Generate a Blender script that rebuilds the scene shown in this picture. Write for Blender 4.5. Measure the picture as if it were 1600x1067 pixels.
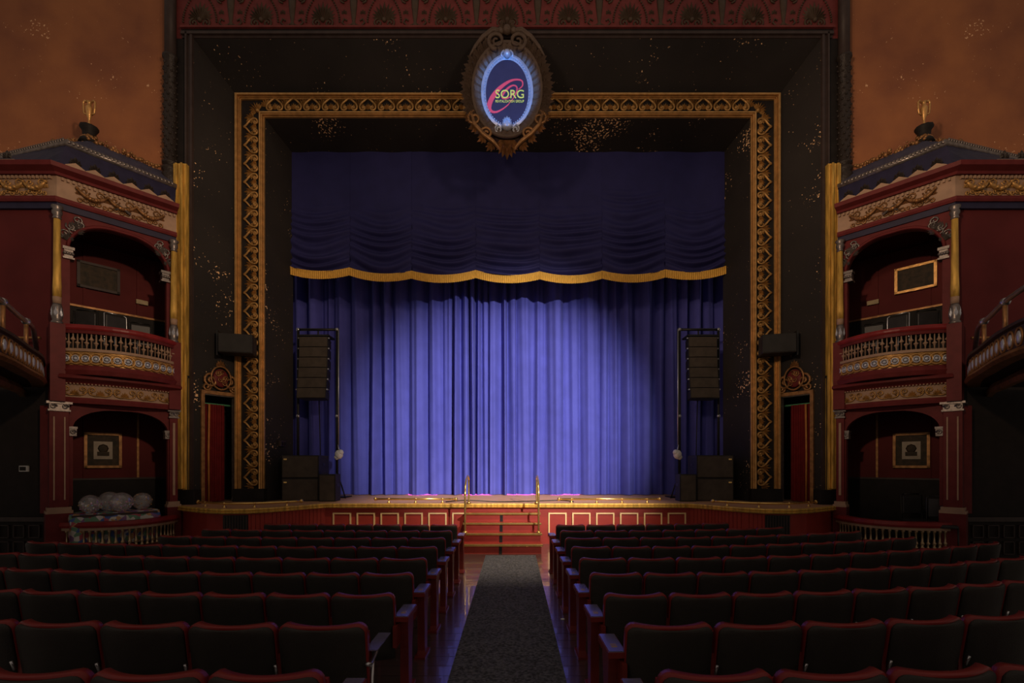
import bpy, math, random
from math import sin, cos, pi, sqrt, atan2, radians as R
from mathutils import Vector, Matrix
random.seed(7)
for o in list(bpy.data.objects): bpy.data.objects.remove(o)
scene = bpy.context.scene
col = scene.collection

# ------------------------------------------------------------------ camera
cam = bpy.data.objects.new('camera', bpy.data.cameras.new('camera'))
col.objects.link(cam); scene.camera = cam
cam.location = (0.13, 0, 1.77); cam.rotation_euler = (pi/2, 0, 0)
cam.data.sensor_width = 36; cam.data.lens = 750/1600*36
cam.data.shift_x = -2/1600; cam.data.shift_y = 190.5/1600
cam.data.clip_start = 0.02; cam.data.clip_end = 200

# ------------------------------------------------------------------ world, lights, exposure
scene.view_settings.view_transform = 'Standard'; scene.view_settings.look = 'None'
scene.view_settings.gamma = 1; scene.view_settings.use_curve_mapping = False
scene.view_settings.exposure = 0.0
w = bpy.data.worlds.new('world'); scene.world = w; w.use_nodes = True
w.node_tree.nodes['Background'].inputs[0].default_value = (1.0, 0.80, 0.66, 1)
w.node_tree.nodes['Background'].inputs[1].default_value = 0.22

def spot(name, loc, target, energy, color, angle, blend=0.5, size=0.15):
    l = bpy.data.lights.new(name, 'SPOT'); l.energy = energy; l.color = color
    l.spot_size = R(angle); l.spot_blend = blend; l.shadow_soft_size = size
    o = bpy.data.objects.new(name, l); col.objects.link(o); o.location = loc
    o.rotation_euler = (Vector(target)-Vector(loc)).to_track_quat('-Z', 'Y').to_euler()
    return o
# follow spot on the gallery front, right of centre, aimed at the house curtain
spot('gallery_spot_light', (4.6, -1.5, 5.8), (-.05, 13.4, 2.7), 13500, (1.0, 0.94, 0.90), 33, 0.85, 0.10)
# ceiling lamp over the steps and stage apron
spot('apron_light', (2.6, 5.6, 11.6), (0, 10.5, .6), 4600, (1.0, 0.80, 0.56), 37, 0.7, 0.08)
# warm gallery-front lamps washing the boxes
for sx in (-1, 1):
    spot('warm_box_light', (-sx*3.5, -1.0, 6.6), (sx*7.3, 9.6, 5.9), 2300 if sx < 0 else 1800, (1.0, 0.70, 0.46), 40, 0.9, 0.2)
    spot('warm_wall_light', (-sx*1.5, 1.0, 7.5), (sx*8.6, 9.8, 9.6), 620 if sx < 0 else 1150, (1.0, 0.66, 0.42), 44, 0.9, 0.3)
for sx in (-1, 1): spot('warm_proscenium_light', (sx*5.0, 0.5, 7.6), (-sx*1.5, 10.8, 9.9), 620, (1.0, 0.70, 0.48), 66, 0.8, 0.5)
spot('blue_sign_light', (0, 4.0, 6.0), (0, 10.1, 9.62), 3000, (0.10, 0.34, 1.0), 11.5, 0.25, 0.04)

# ------------------------------------------------------------------ materials
MATS = {}
def mat(name, c, rough=0.6, metal=0.0, var=0.25, scale=6.0, bump=0.0, bscale=60.0, spec=0.25, c2=None, coat=0.0, stretch=None):
    m = bpy.data.materials.new(name); m.use_nodes = True
    nt = m.node_tree; b = nt.nodes['Principled BSDF']
    b.inputs['Roughness'].default_value = rough; b.inputs['Metallic'].default_value = metal
    b.inputs['Specular IOR Level'].default_value = spec
    b.inputs['Coat Weight'].default_value = coat
    tc = nt.nodes.new('ShaderNodeTexCoord'); mp = nt.nodes.new('ShaderNodeMapping')
    nt.links.new(tc.outputs['Object'], mp.inputs['Vector'])
    if stretch: mp.inputs['Scale'].default_value = stretch
    n = nt.nodes.new('ShaderNodeTexNoise'); n.inputs['Scale'].default_value = scale; n.inputs['Detail'].default_value = 5
    nt.links.new(mp.outputs[0], n.inputs['Vector'])
    r = nt.nodes.new('ShaderNodeValToRGB')
    c2 = c2 or tuple(x*(1-var) for x in c)
    r.color_ramp.elements[0].position = .35; r.color_ramp.elements[1].position = .65
    r.color_ramp.elements[0].color = (*c2, 1); r.color_ramp.elements[1].color = (*c, 1)
    nt.links.new(n.outputs['Fac'], r.inputs['Fac']); nt.links.new(r.outputs['Color'], b.inputs['Base Color'])
    if bump:
        n2 = nt.nodes.new('ShaderNodeTexNoise'); n2.inputs['Scale'].default_value = bscale; n2.inputs['Detail'].default_value = 4
        nt.links.new(mp.outputs[0], n2.inputs['Vector'])
        bp = nt.nodes.new('ShaderNodeBump'); bp.inputs['Strength'].default_value = bump; bp.inputs['Distance'].default_value = 0.02
        nt.links.new(n2.outputs['Fac'], bp.inputs['Height']); nt.links.new(bp.outputs[0], b.inputs['Normal'])
    MATS[name] = m; return m
def peel(name, base, base2, chip, thr=0.70, rough=0.8):
    """painted plaster with flaked chips gathered in patches"""
    m = mat(name, base, rough, 0, c2=base2, scale=0.9, bump=0.25, bscale=9)
    nt = m.node_tree; b = nt.nodes['Principled BSDF']; old = b.inputs['Base Color'].links[0].from_socket
    tc = nt.nodes.new('ShaderNodeTexCoord')
    a = nt.nodes.new('ShaderNodeTexNoise'); a.inputs['Scale'].default_value = 0.75; a.inputs['Detail'].default_value = 2
    f = nt.nodes.new('ShaderNodeTexNoise'); f.inputs['Scale'].default_value = 21; f.inputs['Detail'].default_value = 3
    for q in (a, f): nt.links.new(tc.outputs['Object'], q.inputs['Vector'])
    g1 = nt.nodes.new('ShaderNodeMapRange'); g1.inputs[1].default_value = .54; g1.inputs[2].default_value = .68
    nt.links.new(a.outputs['Fac'], g1.inputs[0])
    s = nt.nodes.new('ShaderNodeMath'); s.operation = 'MULTIPLY_ADD'; s.inputs[1].default_value = .15
    nt.links.new(g1.outputs[0], s.inputs[0]); nt.links.new(f.outputs['Fac'], s.inputs[2])
    t = nt.nodes.new('ShaderNodeMapRange'); t.inputs[1].default_value = thr; t.inputs[2].default_value = thr+.03
    nt.links.new(s.outputs[0], t.inputs[0])
    mx = nt.nodes.new('ShaderNodeMixRGB'); mx.inputs[2].default_value = (*chip, 1)
    nt.links.new(t.outputs[0], mx.inputs[0]); nt.links.new(old, mx.inputs[1]); nt.links.new(mx.outputs[0], b.inputs['Base Color'])
    return m
peel('orange_plaster', (.33, .125, .05), (.22, .08, .04), (.75, .45, .25), .735)
peel('black_plaster', (.022, .018, .016), (.016, .013, .012), (.8, .5, .26), .726)
mat('black_paint', (.020, .017, .016), .6, spec=.12)
mat('dark_wall', (.020, .015, .013), .8)
mat('dark_carved', (.03, .022, .018), .45, bump=.8, bscale=22)
mat('dark_molding', (.05, .034, .03), .5)
mat('red_wall', (.115, .020, .020), .65, scale=1.2, spec=.1)
mat('red_paint', (.135, .023, .023), .45, var=.2, spec=.08)
mat('red_rail', (.24, .022, .022), .38)
mat('stage_red', (.30, .032, .022), .5, var=.15)
mat('frieze_red', (.16, .03, .027), .6)
mat('frieze_green', (.075, .048, .03), .55)
mat('gold', (.66, .37, .13), .36, .55, var=.3, scale=9, bump=.2, bscale=30)
mat('gold_paint', (.80, .48, .10), .42, .25, var=.5, scale=5, bump=.25, stretch=(3,3,.5))
mat('gold_dull', (.56, .31, .10), .45, .4, var=.45, scale=12)
mat('bronze', (.36, .18, .07), .42, .5, var=.5, scale=10)
mat('tan', (.36, .23, .15), .6, var=.2)
mat('sign_rim', (.50, .52, .58), .35, .3)
mat('walnut_carved', (.11, .072, .05), .45, bump=.6, bscale=22)
mat('silver', (.22, .19, .175), .35, .6, var=.4, scale=14)
mat('blue_paint', (.019, .016, .045), .5)  # darkened so the colour carries the architrave's shade under the cornice
mat('roof_blue', (.05, .05, .085), .55)
mat('brass', (.85, .56, .18), .25, .9, var=.2)
mat('cream_gold', (.85, .58, .28), .4, .2, var=.15)
mat('wood_stage', (.60, .33, .18), .45, var=.35, scale=3, stretch=(1, 9, 9))
mat('floor_wood', (.085, .05, .045), .22, var=.4, scale=4, stretch=(1, 8, 8), spec=1.0, coat=.5, bump=.12, bscale=7)
MATS['floor_wood'].node_tree.nodes['Principled BSDF'].inputs['IOR'].default_value = 2.1
mat('carpet', (.13, .13, .145), .95, var=.75, scale=38, bump=.5, bscale=120)
mat('seat_black', (.030, .026, .022), .62, bump=.2, bscale=150)
mat('seat_red', (.20, .02, .018), .42, var=.2)
mat('seat_wood', (.17, .022, .018), .38, var=.3)
mat('arm_top', (.36, .33, .50), .25, .75, var=.2)  # dark pads; bluish tint puts the blue curtain's reflection into the colour
mat('steel', (.55, .55, .56), .3, .9, var=.2)
mat('black_metal', (.025, .024, .023), .4, .3)
mat('speaker_black', (.022, .020, .018), .55, bump=.3, bscale=180)
mat('grille', (.075, .058, .043), .6, bump=.5, bscale=220)
mat('white_cloth', (.8, .76, .70), .7)
mat('fringe', (.85, .46, .07), .5, .1, var=.45, scale=30, stretch=(8, 1, .4))
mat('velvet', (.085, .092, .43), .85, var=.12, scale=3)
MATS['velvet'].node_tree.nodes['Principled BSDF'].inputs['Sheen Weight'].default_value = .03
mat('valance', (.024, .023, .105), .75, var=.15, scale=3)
mat('door_curtain', (.15, .012, .012), .7, spec=.1)
mat('rope_orange', (.50, .20, .05), .6)
mat('mat_board', (.42, .36, .29), .8)
mat('picture_dark', (.03, .025, .018), .5, c2=(.06, .04, .025), scale=12, spec=.1)
mat('sign_blue', (.045, .035, .06), .5, var=.15)
mat('sign_pink', (.95, .09, .11), .4, var=.05)
mat('sign_yellow', (.95, .80, .12), .4, var=.05)
mat('exit_plate', (.45, .35, .2), .5)
mat('chair_dark', (.035, .033, .035), .4)
mat('plate_white', (.55, .55, .55), .4)
mat('green_paint', (.10, .32, .16), .5)
m = bpy.data.materials.new('balloon_film'); m.use_nodes = True; MATS['balloon_film'] = m
nt = m.node_tree; nt.nodes.remove(nt.nodes['Principled BSDF'])
tr = nt.nodes.new('ShaderNodeBsdfTransparent'); gl = nt.nodes.new('ShaderNodeBsdfGlossy'); gl.inputs['Roughness'].default_value = .08
lw = nt.nodes.new('ShaderNodeLayerWeight'); lw.inputs[0].default_value = .35; mx = nt.nodes.new('ShaderNodeMixShader')
nt.links.new(lw.outputs['Facing'], mx.inputs[0]); nt.links.new(tr.outputs[0], mx.inputs[1]); nt.links.new(gl.outputs[0], mx.inputs[2])
df = nt.nodes.new('ShaderNodeBsdfDiffuse'); df.inputs[0].default_value = (.8,.75,.75,1); m2 = nt.nodes.new('ShaderNodeMixShader'); m2.inputs[0].default_value = .16
nt.links.new(mx.outputs[0], m2.inputs[1]); nt.links.new(df.outputs[0], m2.inputs[2]); nt.links.new(m2.outputs[0], nt.nodes['Material Output'].inputs[0])
def spots_mat(name, base, cols, scale):
    m = mat(name, base, .7); nt = m.node_tree; b = nt.nodes['Principled BSDF']
    tc = nt.nodes.new('ShaderNodeTexCoord'); v = nt.nodes.new('ShaderNodeTexVoronoi'); v.inputs['Scale'].default_value = scale
    nt.links.new(tc.outputs['Object'], v.inputs['Vector'])
    r = nt.nodes.new('ShaderNodeValToRGB'); r.color_ramp.interpolation = 'CONSTANT'
    while len(r.color_ramp.elements) < len(cols): r.color_ramp.elements.new(.5)
    for i, c in enumerate(cols): r.color_ramp.elements[i].position = i/len(cols); r.color_ramp.elements[i].color = (*c, 1)
    sp = nt.nodes.new('ShaderNodeSeparateColor'); nt.links.new(v.outputs['Color'], sp.inputs[0]); nt.links.new(sp.outputs[0], r.inputs[0])
    nt.links.new(r.outputs[0], b.inputs['Base Color'])
spots_mat('patterned_cloth', (.5, .5, .5), [(.45, .42, .38), (.06, .10, .28), (.34, .07, .09), (.12, .22, .14), (.4, .22, .1), (.2, .1, .2), (.5, .46, .42)], 12)
spots_mat('confetti', (.5, .5, .5), [(.8, .2, .4), (.9, .7, .2), (.2, .5, .8), (.85, .85, .8), (.7, .3, .7)], 30)

# ------------------------------------------------------------------ mesh builder
class MB:
    def __init__(s): s.v = []; s.f = []; s.sm = []
    def add(s, vs, fs, smooth=False, M=None):
        k = len(s.v)
        s.v += [tuple(M @ Vector(p)) if M else tuple(p) for p in vs]
        s.f += [tuple(i+k for i in f) for f in fs]; s.sm += [smooth]*len(fs); return s
    def box(s, x0, x1, y0, y1, z0, z1, M=None):
        vs = [(x, y, z) for z in (z0, z1) for y in (y0, y1) for x in (x0, x1)]
        return s.add(vs, [(0,2,3,1), (4,5,7,6), (0,1,5,4), (2,6,7,3), (0,4,6,2), (1,3,7,5)], False, M)
    def tube(s, pts, r, n=6, closed=False, M=None, caps=True):
        pts = [Vector(p) for p in pts]; N = len(pts); vs = []; up0 = None
        for i, p in enumerate(pts):
            a = pts[i-1] if (i > 0 or closed) else p; b = pts[(i+1) % N] if (i < N-1 or closed) else p
            t = (b-a).normalized()
            if up0 is None:
                up0 = Vector((0,0,1)) if abs(t.z) < .9 else Vector((0,1,0))
            sd = t.cross(up0)
            if sd.length < 1e-4: sd = t.cross(Vector((1,.2,0)))
            sd.normalize(); up = sd.cross(t).normalized(); up0 = up
            rr = r[i] if isinstance(r, (list, tuple)) else r
            for k in range(n):
                an = 2*pi*k/n; vs.append(p + sd*cos(an)*rr + up*sin(an)*rr)
        fs = []
        for i in range(N if closed else N-1):
            for k in range(n):
                a = i*n+k; b = i*n+(k+1) % n; c = ((i+1) % N)*n+(k+1) % n; d = ((i+1) % N)*n+k
                fs.append((a, b, c, d))
        if caps and not closed: fs += [tuple(range(n))[::-1], tuple((N-1)*n+k for k in range(n))]
        return s.add(vs, fs, True, M)
    def lathe(s, prof, c=(0,0,0), n=16, M=None, sx=1, sy=1):
        vs = []; fs = []
        for r, z in prof:
            for k in range(n):
                a = 2*pi*k/n; vs.append((c[0]+r*cos(a)*sx, c[1]+r*sin(a)*sy, c[2]+z))
        for i in range(len(prof)-1):
            for k in range(n): fs.append((i*n+k, i*n+(k+1) % n, (i+1)*n+(k+1) % n, (i+1)*n+k))
        fs += [tuple(range(n))[::-1], tuple((len(prof)-1)*n+k for k in range(n))]
        return s.add(vs, fs, True, M)
    def ball(s, c, r, n=10, M=None, sc=(1,1,1)):
        h = max(4, n//2)
        return s.lathe([(max(r*sin(pi*i/h), r*.02)*1.0, -r*cos(pi*i/h)*sc[2]) for i in range(h+1)], c, n, M, sc[0], sc[1])
    def sweep(s, path, prof, closed=False, smooth=False, ends=True):
        """plan polyline (x,y); prof = [(offset to the right of travel, z)] closed outline, mitred"""
        P = [Vector((p[0], p[1])) for p in path]; N = len(P); k = len(prof); vs = []
        for i in range(N):
            t0 = (P[i]-P[i-1]).normalized() if i > 0 else None
            t1 = (P[i+1]-P[i]).normalized() if i < N-1 else None
            t0 = t0 or t1; t1 = t1 or t0
            n0 = Vector((t0.y, -t0.x)); n1 = Vector((t1.y, -t1.x)); nn = (n0+n1)
            nn = nn/ max(.3, nn.dot(n0))
            for o, z in prof: q = P[i]+nn*o; vs.append((q.x, q.y, z))
        fs = [(i*k+j, i*k+(j+1) % k, (i+1)*k+(j+1) % k, (i+1)*k+j) for i in range(N-1) for j in range(k)]
        if ends: fs += [tuple(range(k))[::-1], tuple((N-1)*k+j for j in range(k))]
        return s.add(vs, fs, smooth)
    def grid(s, fn, nu, nv, smooth=True, M=None):
        vs = [fn(i/nu, j/nv) for j in range(nv+1) for i in range(nu+1)]
        fs = [(j*(nu+1)+i, j*(nu+1)+i+1, (j+1)*(nu+1)+i+1, (j+1)*(nu+1)+i) for j in range(nv) for i in range(nu)]
        return s.add(vs, fs, smooth, M)
    def mesh(s, name, m):
        me = bpy.data.meshes.new(name); me.from_pydata([tuple(v) for v in s.v], [], s.f)
        me.polygons.foreach_set('use_smooth', s.sm); me.materials.append(MATS[m] if isinstance(m, str) else m)
        me.update(); return me
    def build(s, name, m, parent=None, bevel=0, fix=True):
        """vertices are in world space; a child keeps them relative to its thing's origin"""
        off = Vector(wloc(parent)) if parent else None
        if parent:
            s.v = [tuple(Vector(p)-off) for p in s.v]
        me = s.mesh(name, m)
        if fix:
            import bmesh
            bm = bmesh.new(); bm.from_mesh(me); bmesh.ops.recalc_face_normals(bm, faces=bm.faces); bm.to_mesh(me); bm.free()
        o = bpy.data.objects.new(name, me); col.objects.link(o); o.parent = parent
        if bevel:
            b = o.modifiers.new('bevel', 'BEVEL'); b.width = bevel; b.segments = 2; b.limit_method = 'ANGLE'
        return o
def wloc(o):
    p = Vector((0,0,0))
    while o is not None: p = p + Vector(o.location); o = o.parent
    return p
def inst(name, me, parent, M):
    o = bpy.data.objects.new(name, me); col.objects.link(o)
    o.parent = parent; o.matrix_local = Matrix.Translation(-wloc(parent)) @ M if parent else M
    return o
def tag(o, label=None, cat=None, group=None, kind=None):
    if label: o['label'] = label
    if cat: o['category'] = cat
    if group: o['group'] = group
    if kind: o['kind'] = kind
    return o
def thing(name, loc, label, cat, group=None):
    o = bpy.data.objects.new(name, None); col.objects.link(o); o.location = loc; o.empty_display_size = .1
    return tag(o, label, cat, group)
def struct(o, label, cat='structure'): return tag(o, label, cat, kind='structure')
def copy_tree(o, parent=None):
    c = o.copy(); col.objects.link(c); c.parent = parent
    for ch in list(o.children): copy_tree(ch, c)
    return c
LEFT = []                       # symmetrical things built on the left, mirrored at the end
def mirror_all():
    for o in LEFT:
        c = copy_tree(o); c.location.x = -o.location.x; c.scale.x = -o.scale.x
        for k in ('label', 'group'):
            if k in o:
                s = o[k]; c[k] = s.replace('LEFT', 'right').replace('RIGHT', 'left'); o[k] = s.replace('LEFT', 'left').replace('RIGHT', 'right')
def Mx(loc, xa, ya):            # matrix with given x and y axes
    xa = Vector(xa).normalized(); ya = Vector(ya).normalized(); za = xa.cross(ya)
    m = Matrix((xa, ya, za)).transposed().to_4x4(); m.translation = Vector(loc); return m

def palmette(mb, n, L, wid, spread=1.25, th=.03, c=(0,0), M=None, fall=.35):
    for i in range(n):
        t = (i/(n-1)-.5)*2; a = t*spread; l = L*(1-fall*abs(t)); d = Vector((sin(a), cos(a))); p = Vector((d.y, -d.x)); cc = Vector(c)
        pts = [cc, cc+d*l*.65+p*wid, cc+d*l, cc+d*l*.65-p*wid]
        vs = [(q.x, q.y, 0) for q in pts] + [((cc+d*l*.62).x, (cc+d*l*.62).y, th)]
        mb.add(vs, [(0,1,4), (1,2,4), (2,3,4), (3,0,4)], False, M)
    return mb
def spiral(c, r0, r1, a0, turns, n, z=0):
    return [(c[0]+(r0+(r1-r0)*i/n)*cos(a0+turns*2*pi*i/n), c[1]+(r0+(r1-r0)*i/n)*sin(a0+turns*2*pi*i/n), z) for i in range(n+1)]
def smooth_path(P, n=4):
    P = [Vector(p) for p in P]; out = []
    for i in range(len(P)-1):
        a = P[max(i-1, 0)]; b = P[i]; c = P[i+1]; d = P[min(i+2, len(P)-1)]
        for k in range(n):
            t = k/n; out.append(.5*((2*b)+(c-a)*t+(2*a-5*b+4*c-d)*t*t+(3*b-a-3*c+d)*t**3))
    out.append(P[-1]); return out

# ================================================================== STRUCTURE
SZ = .89                                   # stage level
fl = MB().box(-13, 13, -3, 14, -.2, -.02).build('floor', 'dark_wall'); struct(fl, 'dark polished board floor of the auditorium', 'floor')
bme = MB().box(-13, 13, -.097, .097, -.03, 0).mesh('board', 'floor_wood')
for i in range(68): inst('board', bme, fl, Matrix.Translation((0, -2.9+i*.2, 0)))
cp = MB().box(-.40, .56, -2.5, 9.2, 0.001, .012).build('aisle_runner', 'carpet')
tag(cp, 'charcoal carpet runner down the centre aisle to the stage steps', 'carpet')

# stage platform: straight centre, aprons bulging out at both sides
half = [(0,10.5), (3.98,10.5), (4.2,10.25), (4.45,9.85), (4.7,9.5), (5.0,9.25), (5.45,9.2), (5.9,9.35), (6.4,9.65), (6.95,10.05)]
edge = [(-x, y) for x, y in half[::-1]] + half[1:]
P = edge + [(6.95,15.5), (-6.95,15.5)]
mb = MB(); k = len(P)
mb.add([(x, y, SZ) for x, y in P] + [(x, y, SZ-.08) for x, y in P], [tuple(range(k)), tuple(range(k, 2*k))[::-1]] + [(i, (i+1) % k, k+(i+1) % k, k+i) for i in range(k)])
st = mb.build('stage_floor', 'wood_stage'); struct(st, 'worn brown wooden stage floor with bowed side aprons', 'stage')
fr = MB().sweep(edge, [(-.06, 0), (-.06, SZ-.08), (-.10, SZ-.08), (-.10, 0)]).build('wall_stage_front', 'stage_red')
struct(fr, 'red painted stage front below the brass rails', 'wall')
MB().sweep(edge, [(-.05, SZ-.10), (.03, SZ-.085), (.045, SZ-.06), (.02, SZ-.045), (.04, SZ-.02), (.03, SZ+.004), (-.05, SZ+.004)]).build('nosing', 'gold_paint', fr)
# tongue and groove boards on the bowed aprons and black grilles
for s in (-1, 1):
    pth = [(-x, y) for x, y in half[1:6]][::-1] if s < 0 else half[1:6]
    tot = []; 
    for a, b in zip(pth, pth[1:]):
        L = math.dist(a, b); n = max(1, int(L/.075))
        for i in range(n):
            p0 = Vector(a).lerp(Vector(b), (i+.06)/n); p1 = Vector(a).lerp(Vector(b), (i+.94)/n); tot.append((p0, p1))
    for p0, p1 in tot:
        MB().sweep([p0, p1], [(-.058, .01), (-.045, .01), (-.045, SZ-.1), (-.058, SZ-.1)]).build('board', 'stage_red', fr, fix=False)
    gp = half[5:7] if s > 0 else [(-x, y) for x, y in half[5:7]][::-1]
    g = MB().sweep(gp, [(-.055, .08), (-.03, .08), (-.03, SZ-.12), (-.055, SZ-.12)]).build('vent_grille', 'black_metal', fr)
    a, b = Vector(gp[0]), Vector(gp[1])
    for i in range(9):
        c = a.lerp(b, (i+.5)/9); d = a.lerp(b, (i+.8)/9)
        MB().sweep([c, d], [(-.03, .1), (-.015, .1), (-.015, SZ-.14), (-.03, SZ-.14)]).build('bar', 'dark_molding', fr)
# framed panels on the stage front
pm = MB()
for a in (((-.20,.20,.575,.605)), ((-.20,.20,.10,.13)), ((-.20,-.17,.13,.575)), ((.17,.20,.13,.575))): pm.box(a[0], a[1], -.022, .012, a[2], a[3])
pm.box(-.17, .17, -.004, .012, .13, .575)
fm = MB()
for a in (((-.20,.20,.575,.605)), ((-.20,.20,.10,.13)), ((-.20,-.17,.13,.575)), ((.17,.20,.13,.575))): fm.box(a[0], a[1], -.022, .012, a[2], a[3])
fme = fm.mesh('panel_moulding', 'cream_gold'); pme = MB().box(-.17, .17, -.002, .012, .13, .575).mesh('panel', 'stage_red')
for s in (-1, 1):
    for i in range(6):
        x = (1.10 if s > 0 else -1.01)+s*.524*i; M = Matrix.Translation((x, 10.548, .085)) 
        inst('panel_moulding', fme, fr, M); inst('panel', pme, fr, M)

# proscenium: dark outer face, splayed black reveal, gilded frame, inner reveal
OX, OY, OZ = 6.76, 10.35, 10.93
IX, IY, IZ = 6.29, 11.1, 10.30
GX, GZ = 5.61, 9.75
EX, EY, EZ = 5.376, 12.0, 9.51
def splay(name, m, x0, y0, z0, x1, y1, z1, label):
    for s, nm in ((-1, 'left'), (1, 'right')):
        a, b = (s*x0, y0), (s*x1, y1)
        if name == 'outer':      # doorway in the splay
            d = Vector((b[0]-a[0], b[1]-a[1])); L = d.length; d /= L
            q = lambda t, z: (a[0]+d.x*t, a[1]+d.y*t, z)
            mb = MB()
            for t0, t1, za, zb in ((0,.20,SZ,z0), (.86,L,SZ,z0), (.20,.86,3.30,z0)):
                zt = lambda t: z0+(z1-z0)*t/L
                mb.add([q(t0,za), q(t1,za), q(t1,zt(t1)), q(t0,zt(t0))], [(0,1,2,3)])
            o = mb.build('wall_'+nm+'_splay', m, fix=False)
        else:
            o = MB().add([(a[0],a[1],SZ), (b[0],b[1],SZ), (b[0],b[1],z1), (a[0],a[1],z0)], [(0,1,2,3)]).build('wall_'+nm+'_reveal', m, fix=False)
        struct(o, nm+' '+label, 'wall')
    o = MB().add([(-x0,y0,z0), (x0,y0,z0), (x1,y1,z1), (-x1,y1,z1)], [(0,1,2,3)]).build('ceiling_'+name, m, fix=False); struct(o, 'soffit, '+label, 'soffit')
splay('outer', 'black_plaster', OX, OY, OZ, IX, IY, IZ, 'black flaking splayed reveal outside the gilded frame')
splay('inner', 'black_plaster', GX, IY, GZ, EX, EY, EZ, 'black inner reveal between gilded frame and valance')
# stage house behind
for s in (-1, 1):
    o = MB().box(min(s*5.4, s*7.0), max(s*5.4, s*7.0), 12.0, 12.06, SZ, 12).build('wall_stage_side', 'black_paint'); struct(o, ('left' if s < 0 else 'right')+' black masking wall beside the curtain', 'wall')
o = MB().box(-7, 7, 12.0, 12.04, EZ, 12).build('wall_stage_header', 'black_paint'); struct(o, 'black header above the valance', 'wall')
o = MB().box(-7.2, 7.2, 15.5, 15.6, 0, 12).build('wall_stage_back', 'black_paint'); struct(o, 'black back wall of the stage hidden by the curtain', 'wall')

# gilded frame (flat band at IY) with mouldings and ornaments
gf = thing('trim_1', (0, IY, SZ), 'gilded proscenium frame carved with scrolls and palmettes', 'frame'); gf['kind'] = 'structure'
gb = SZ+.30
def band(x0, x1, z0, z1, d0, name, m):   # inverted U band between two rectangles, thickness toward audience
    mb = MB(); y0, y1 = IY-d0, IY+.05
    mb.box(-x1, -x0, y0, y1, gb, z1); mb.box(x0, x1, y0, y1, gb, z1); mb.box(-x0, x0, y0, y1, z0, z1)
    return mb.build(name, m, gf)
band(GX, IX, GZ, IZ, 0, 'backing', 'black_paint')
for k, (a, b, d) in enumerate(((0,.02,.05), (.032,.052,.10), (.058,.086,.12), (.098,.112,.07), (.12,.137,.045))):
    band(IX-b, IX-a, IZ-b, IZ-a, d, 'outer_moulding', 'gold')
for k, (a, b, d) in enumerate(((0,.018,.05), (.028,.05,.09), (.056,.084,.11), (.096,.118,.06))):
    band(GX+a, GX+b, GZ+a, GZ+b, d, 'inner_moulding', 'gold')
for s in (-1, 1): MB().box(min(s*(GX-.02), s*(IX+.02)), max(s*(GX-.02), s*(IX+.02)), IY-.10, IY+.05, SZ, gb).build('plinth', 'black_paint', gf, bevel=.01)
om = MB(); pr = .43
strap = [(0,.345,.02), (.035,.285,.025), (.105,.225,.03), (.165,.165,.03), (.185,.10,.03), (.165,.045,.03), (.115,.025,.03), (.07,.05,.03), (.068,.095,.03), (.105,.115,.03), (.13,.09,.03), (.112,.07,.035)]
for s in (-1, 1): om.tube(smooth_path([(s*x, y, z) for x, y, z in strap], 2), .023, 5)
for s in (-1, 1): om.ball((s*.105, .078, .03), .034, 6)
palmette(om, 7, .16, .02, 1.1, .045, (0, .06)); 
for s in (-1, 1): palmette(om, 7, .23, .024, 1.15, .05, (s*pr/2, .12))
ome = om.mesh('scroll_ornament', 'gold_dull')
fy = IY-.004; z0f = GZ+.135; x0f = GX+.135
nt_ = 26; stp = 2*(GX-.02)/nt_
for i in range(nt_):
    x = -GX+.02+stp*(i+.5)
    inst('scroll_ornament', ome, gf, Mx((x, fy, z0f), (1,0,0), (0,0,1)))
ns_ = 20; sv = (GZ-gb-.05)/ns_
for s in (-1, 1):
    for i in range(ns_):
        z = gb+.05+sv*(i+.5)
        inst('scroll_ornament', ome, gf, Mx((s*x0f, fy, z), (0,0,-s), (s,0,0)))
cm = MB(); palmette(cm, 9, .26, .02, 1.3, .05); cm.ball((0,0,.02), .05, 8); cme = cm.mesh('corner_palmette', 'gold_dull')
for s in (-1, 1): inst('corner_palmette', cme, gf, Mx((s*(GX+.16), fy, GZ+.16), (1,0,-s*1), (s,0,1)))

# outer dark mouldings and the red palmette frieze above
fz = MB().box(-7.25, 7.25, 10.36, 10.6, OZ, 13).build('wall_proscenium_top', 'frieze_red'); struct(fz, 'red frieze wall above the proscenium with dark palmette relief', 'wall')
for a, b, d, m in ((0,.05,.03,'dark_molding'), (.05,.11,.08,'dark_molding'), (.11,.17,.05,'black_paint'), (.17,.21,.10,'frieze_red')):
    MB().box(-7.0, 7.0, 10.36-d, 10.40, OZ+a, OZ+b).build('moulding', m, fz)
fm1 = MB(); palmette(fm1, 11, .42, .032, 1.35, .05, (0, .16)); fm1.ball((0,.15,.02), .05, 8)
for s in (-1, 1):
    fm1.tube([(p[0]*s, p[1], p[2]) for p in spiral((.13,.09), .10, .015, pi/2, -1.4, 14, .015)], .02, 5)
fme1 = fm1.mesh('palmette', 'frieze_green')
fm2 = MB(); fm2.lathe([(.02,.03), (.07,.06), (.03,.12), (.045,.2), (.075,.45), (.085,.6), (.03,.62)], (0,0,0), 8, Mx((0,0,0), (1,0,0), (0,0,1)) @ Matrix.Scale(1,4) )
fm2 = MB(); fm2.lathe([(.02,.03), (.07,.06), (.03,.12), (.045,.2), (.075,.45), (.085,.6), (.03,.62)], (0,0,0), 8, Matrix.Rotation(-pi/2, 4, 'X') @ Matrix.Scale(.5, 4, (0,1,0)))
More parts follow.
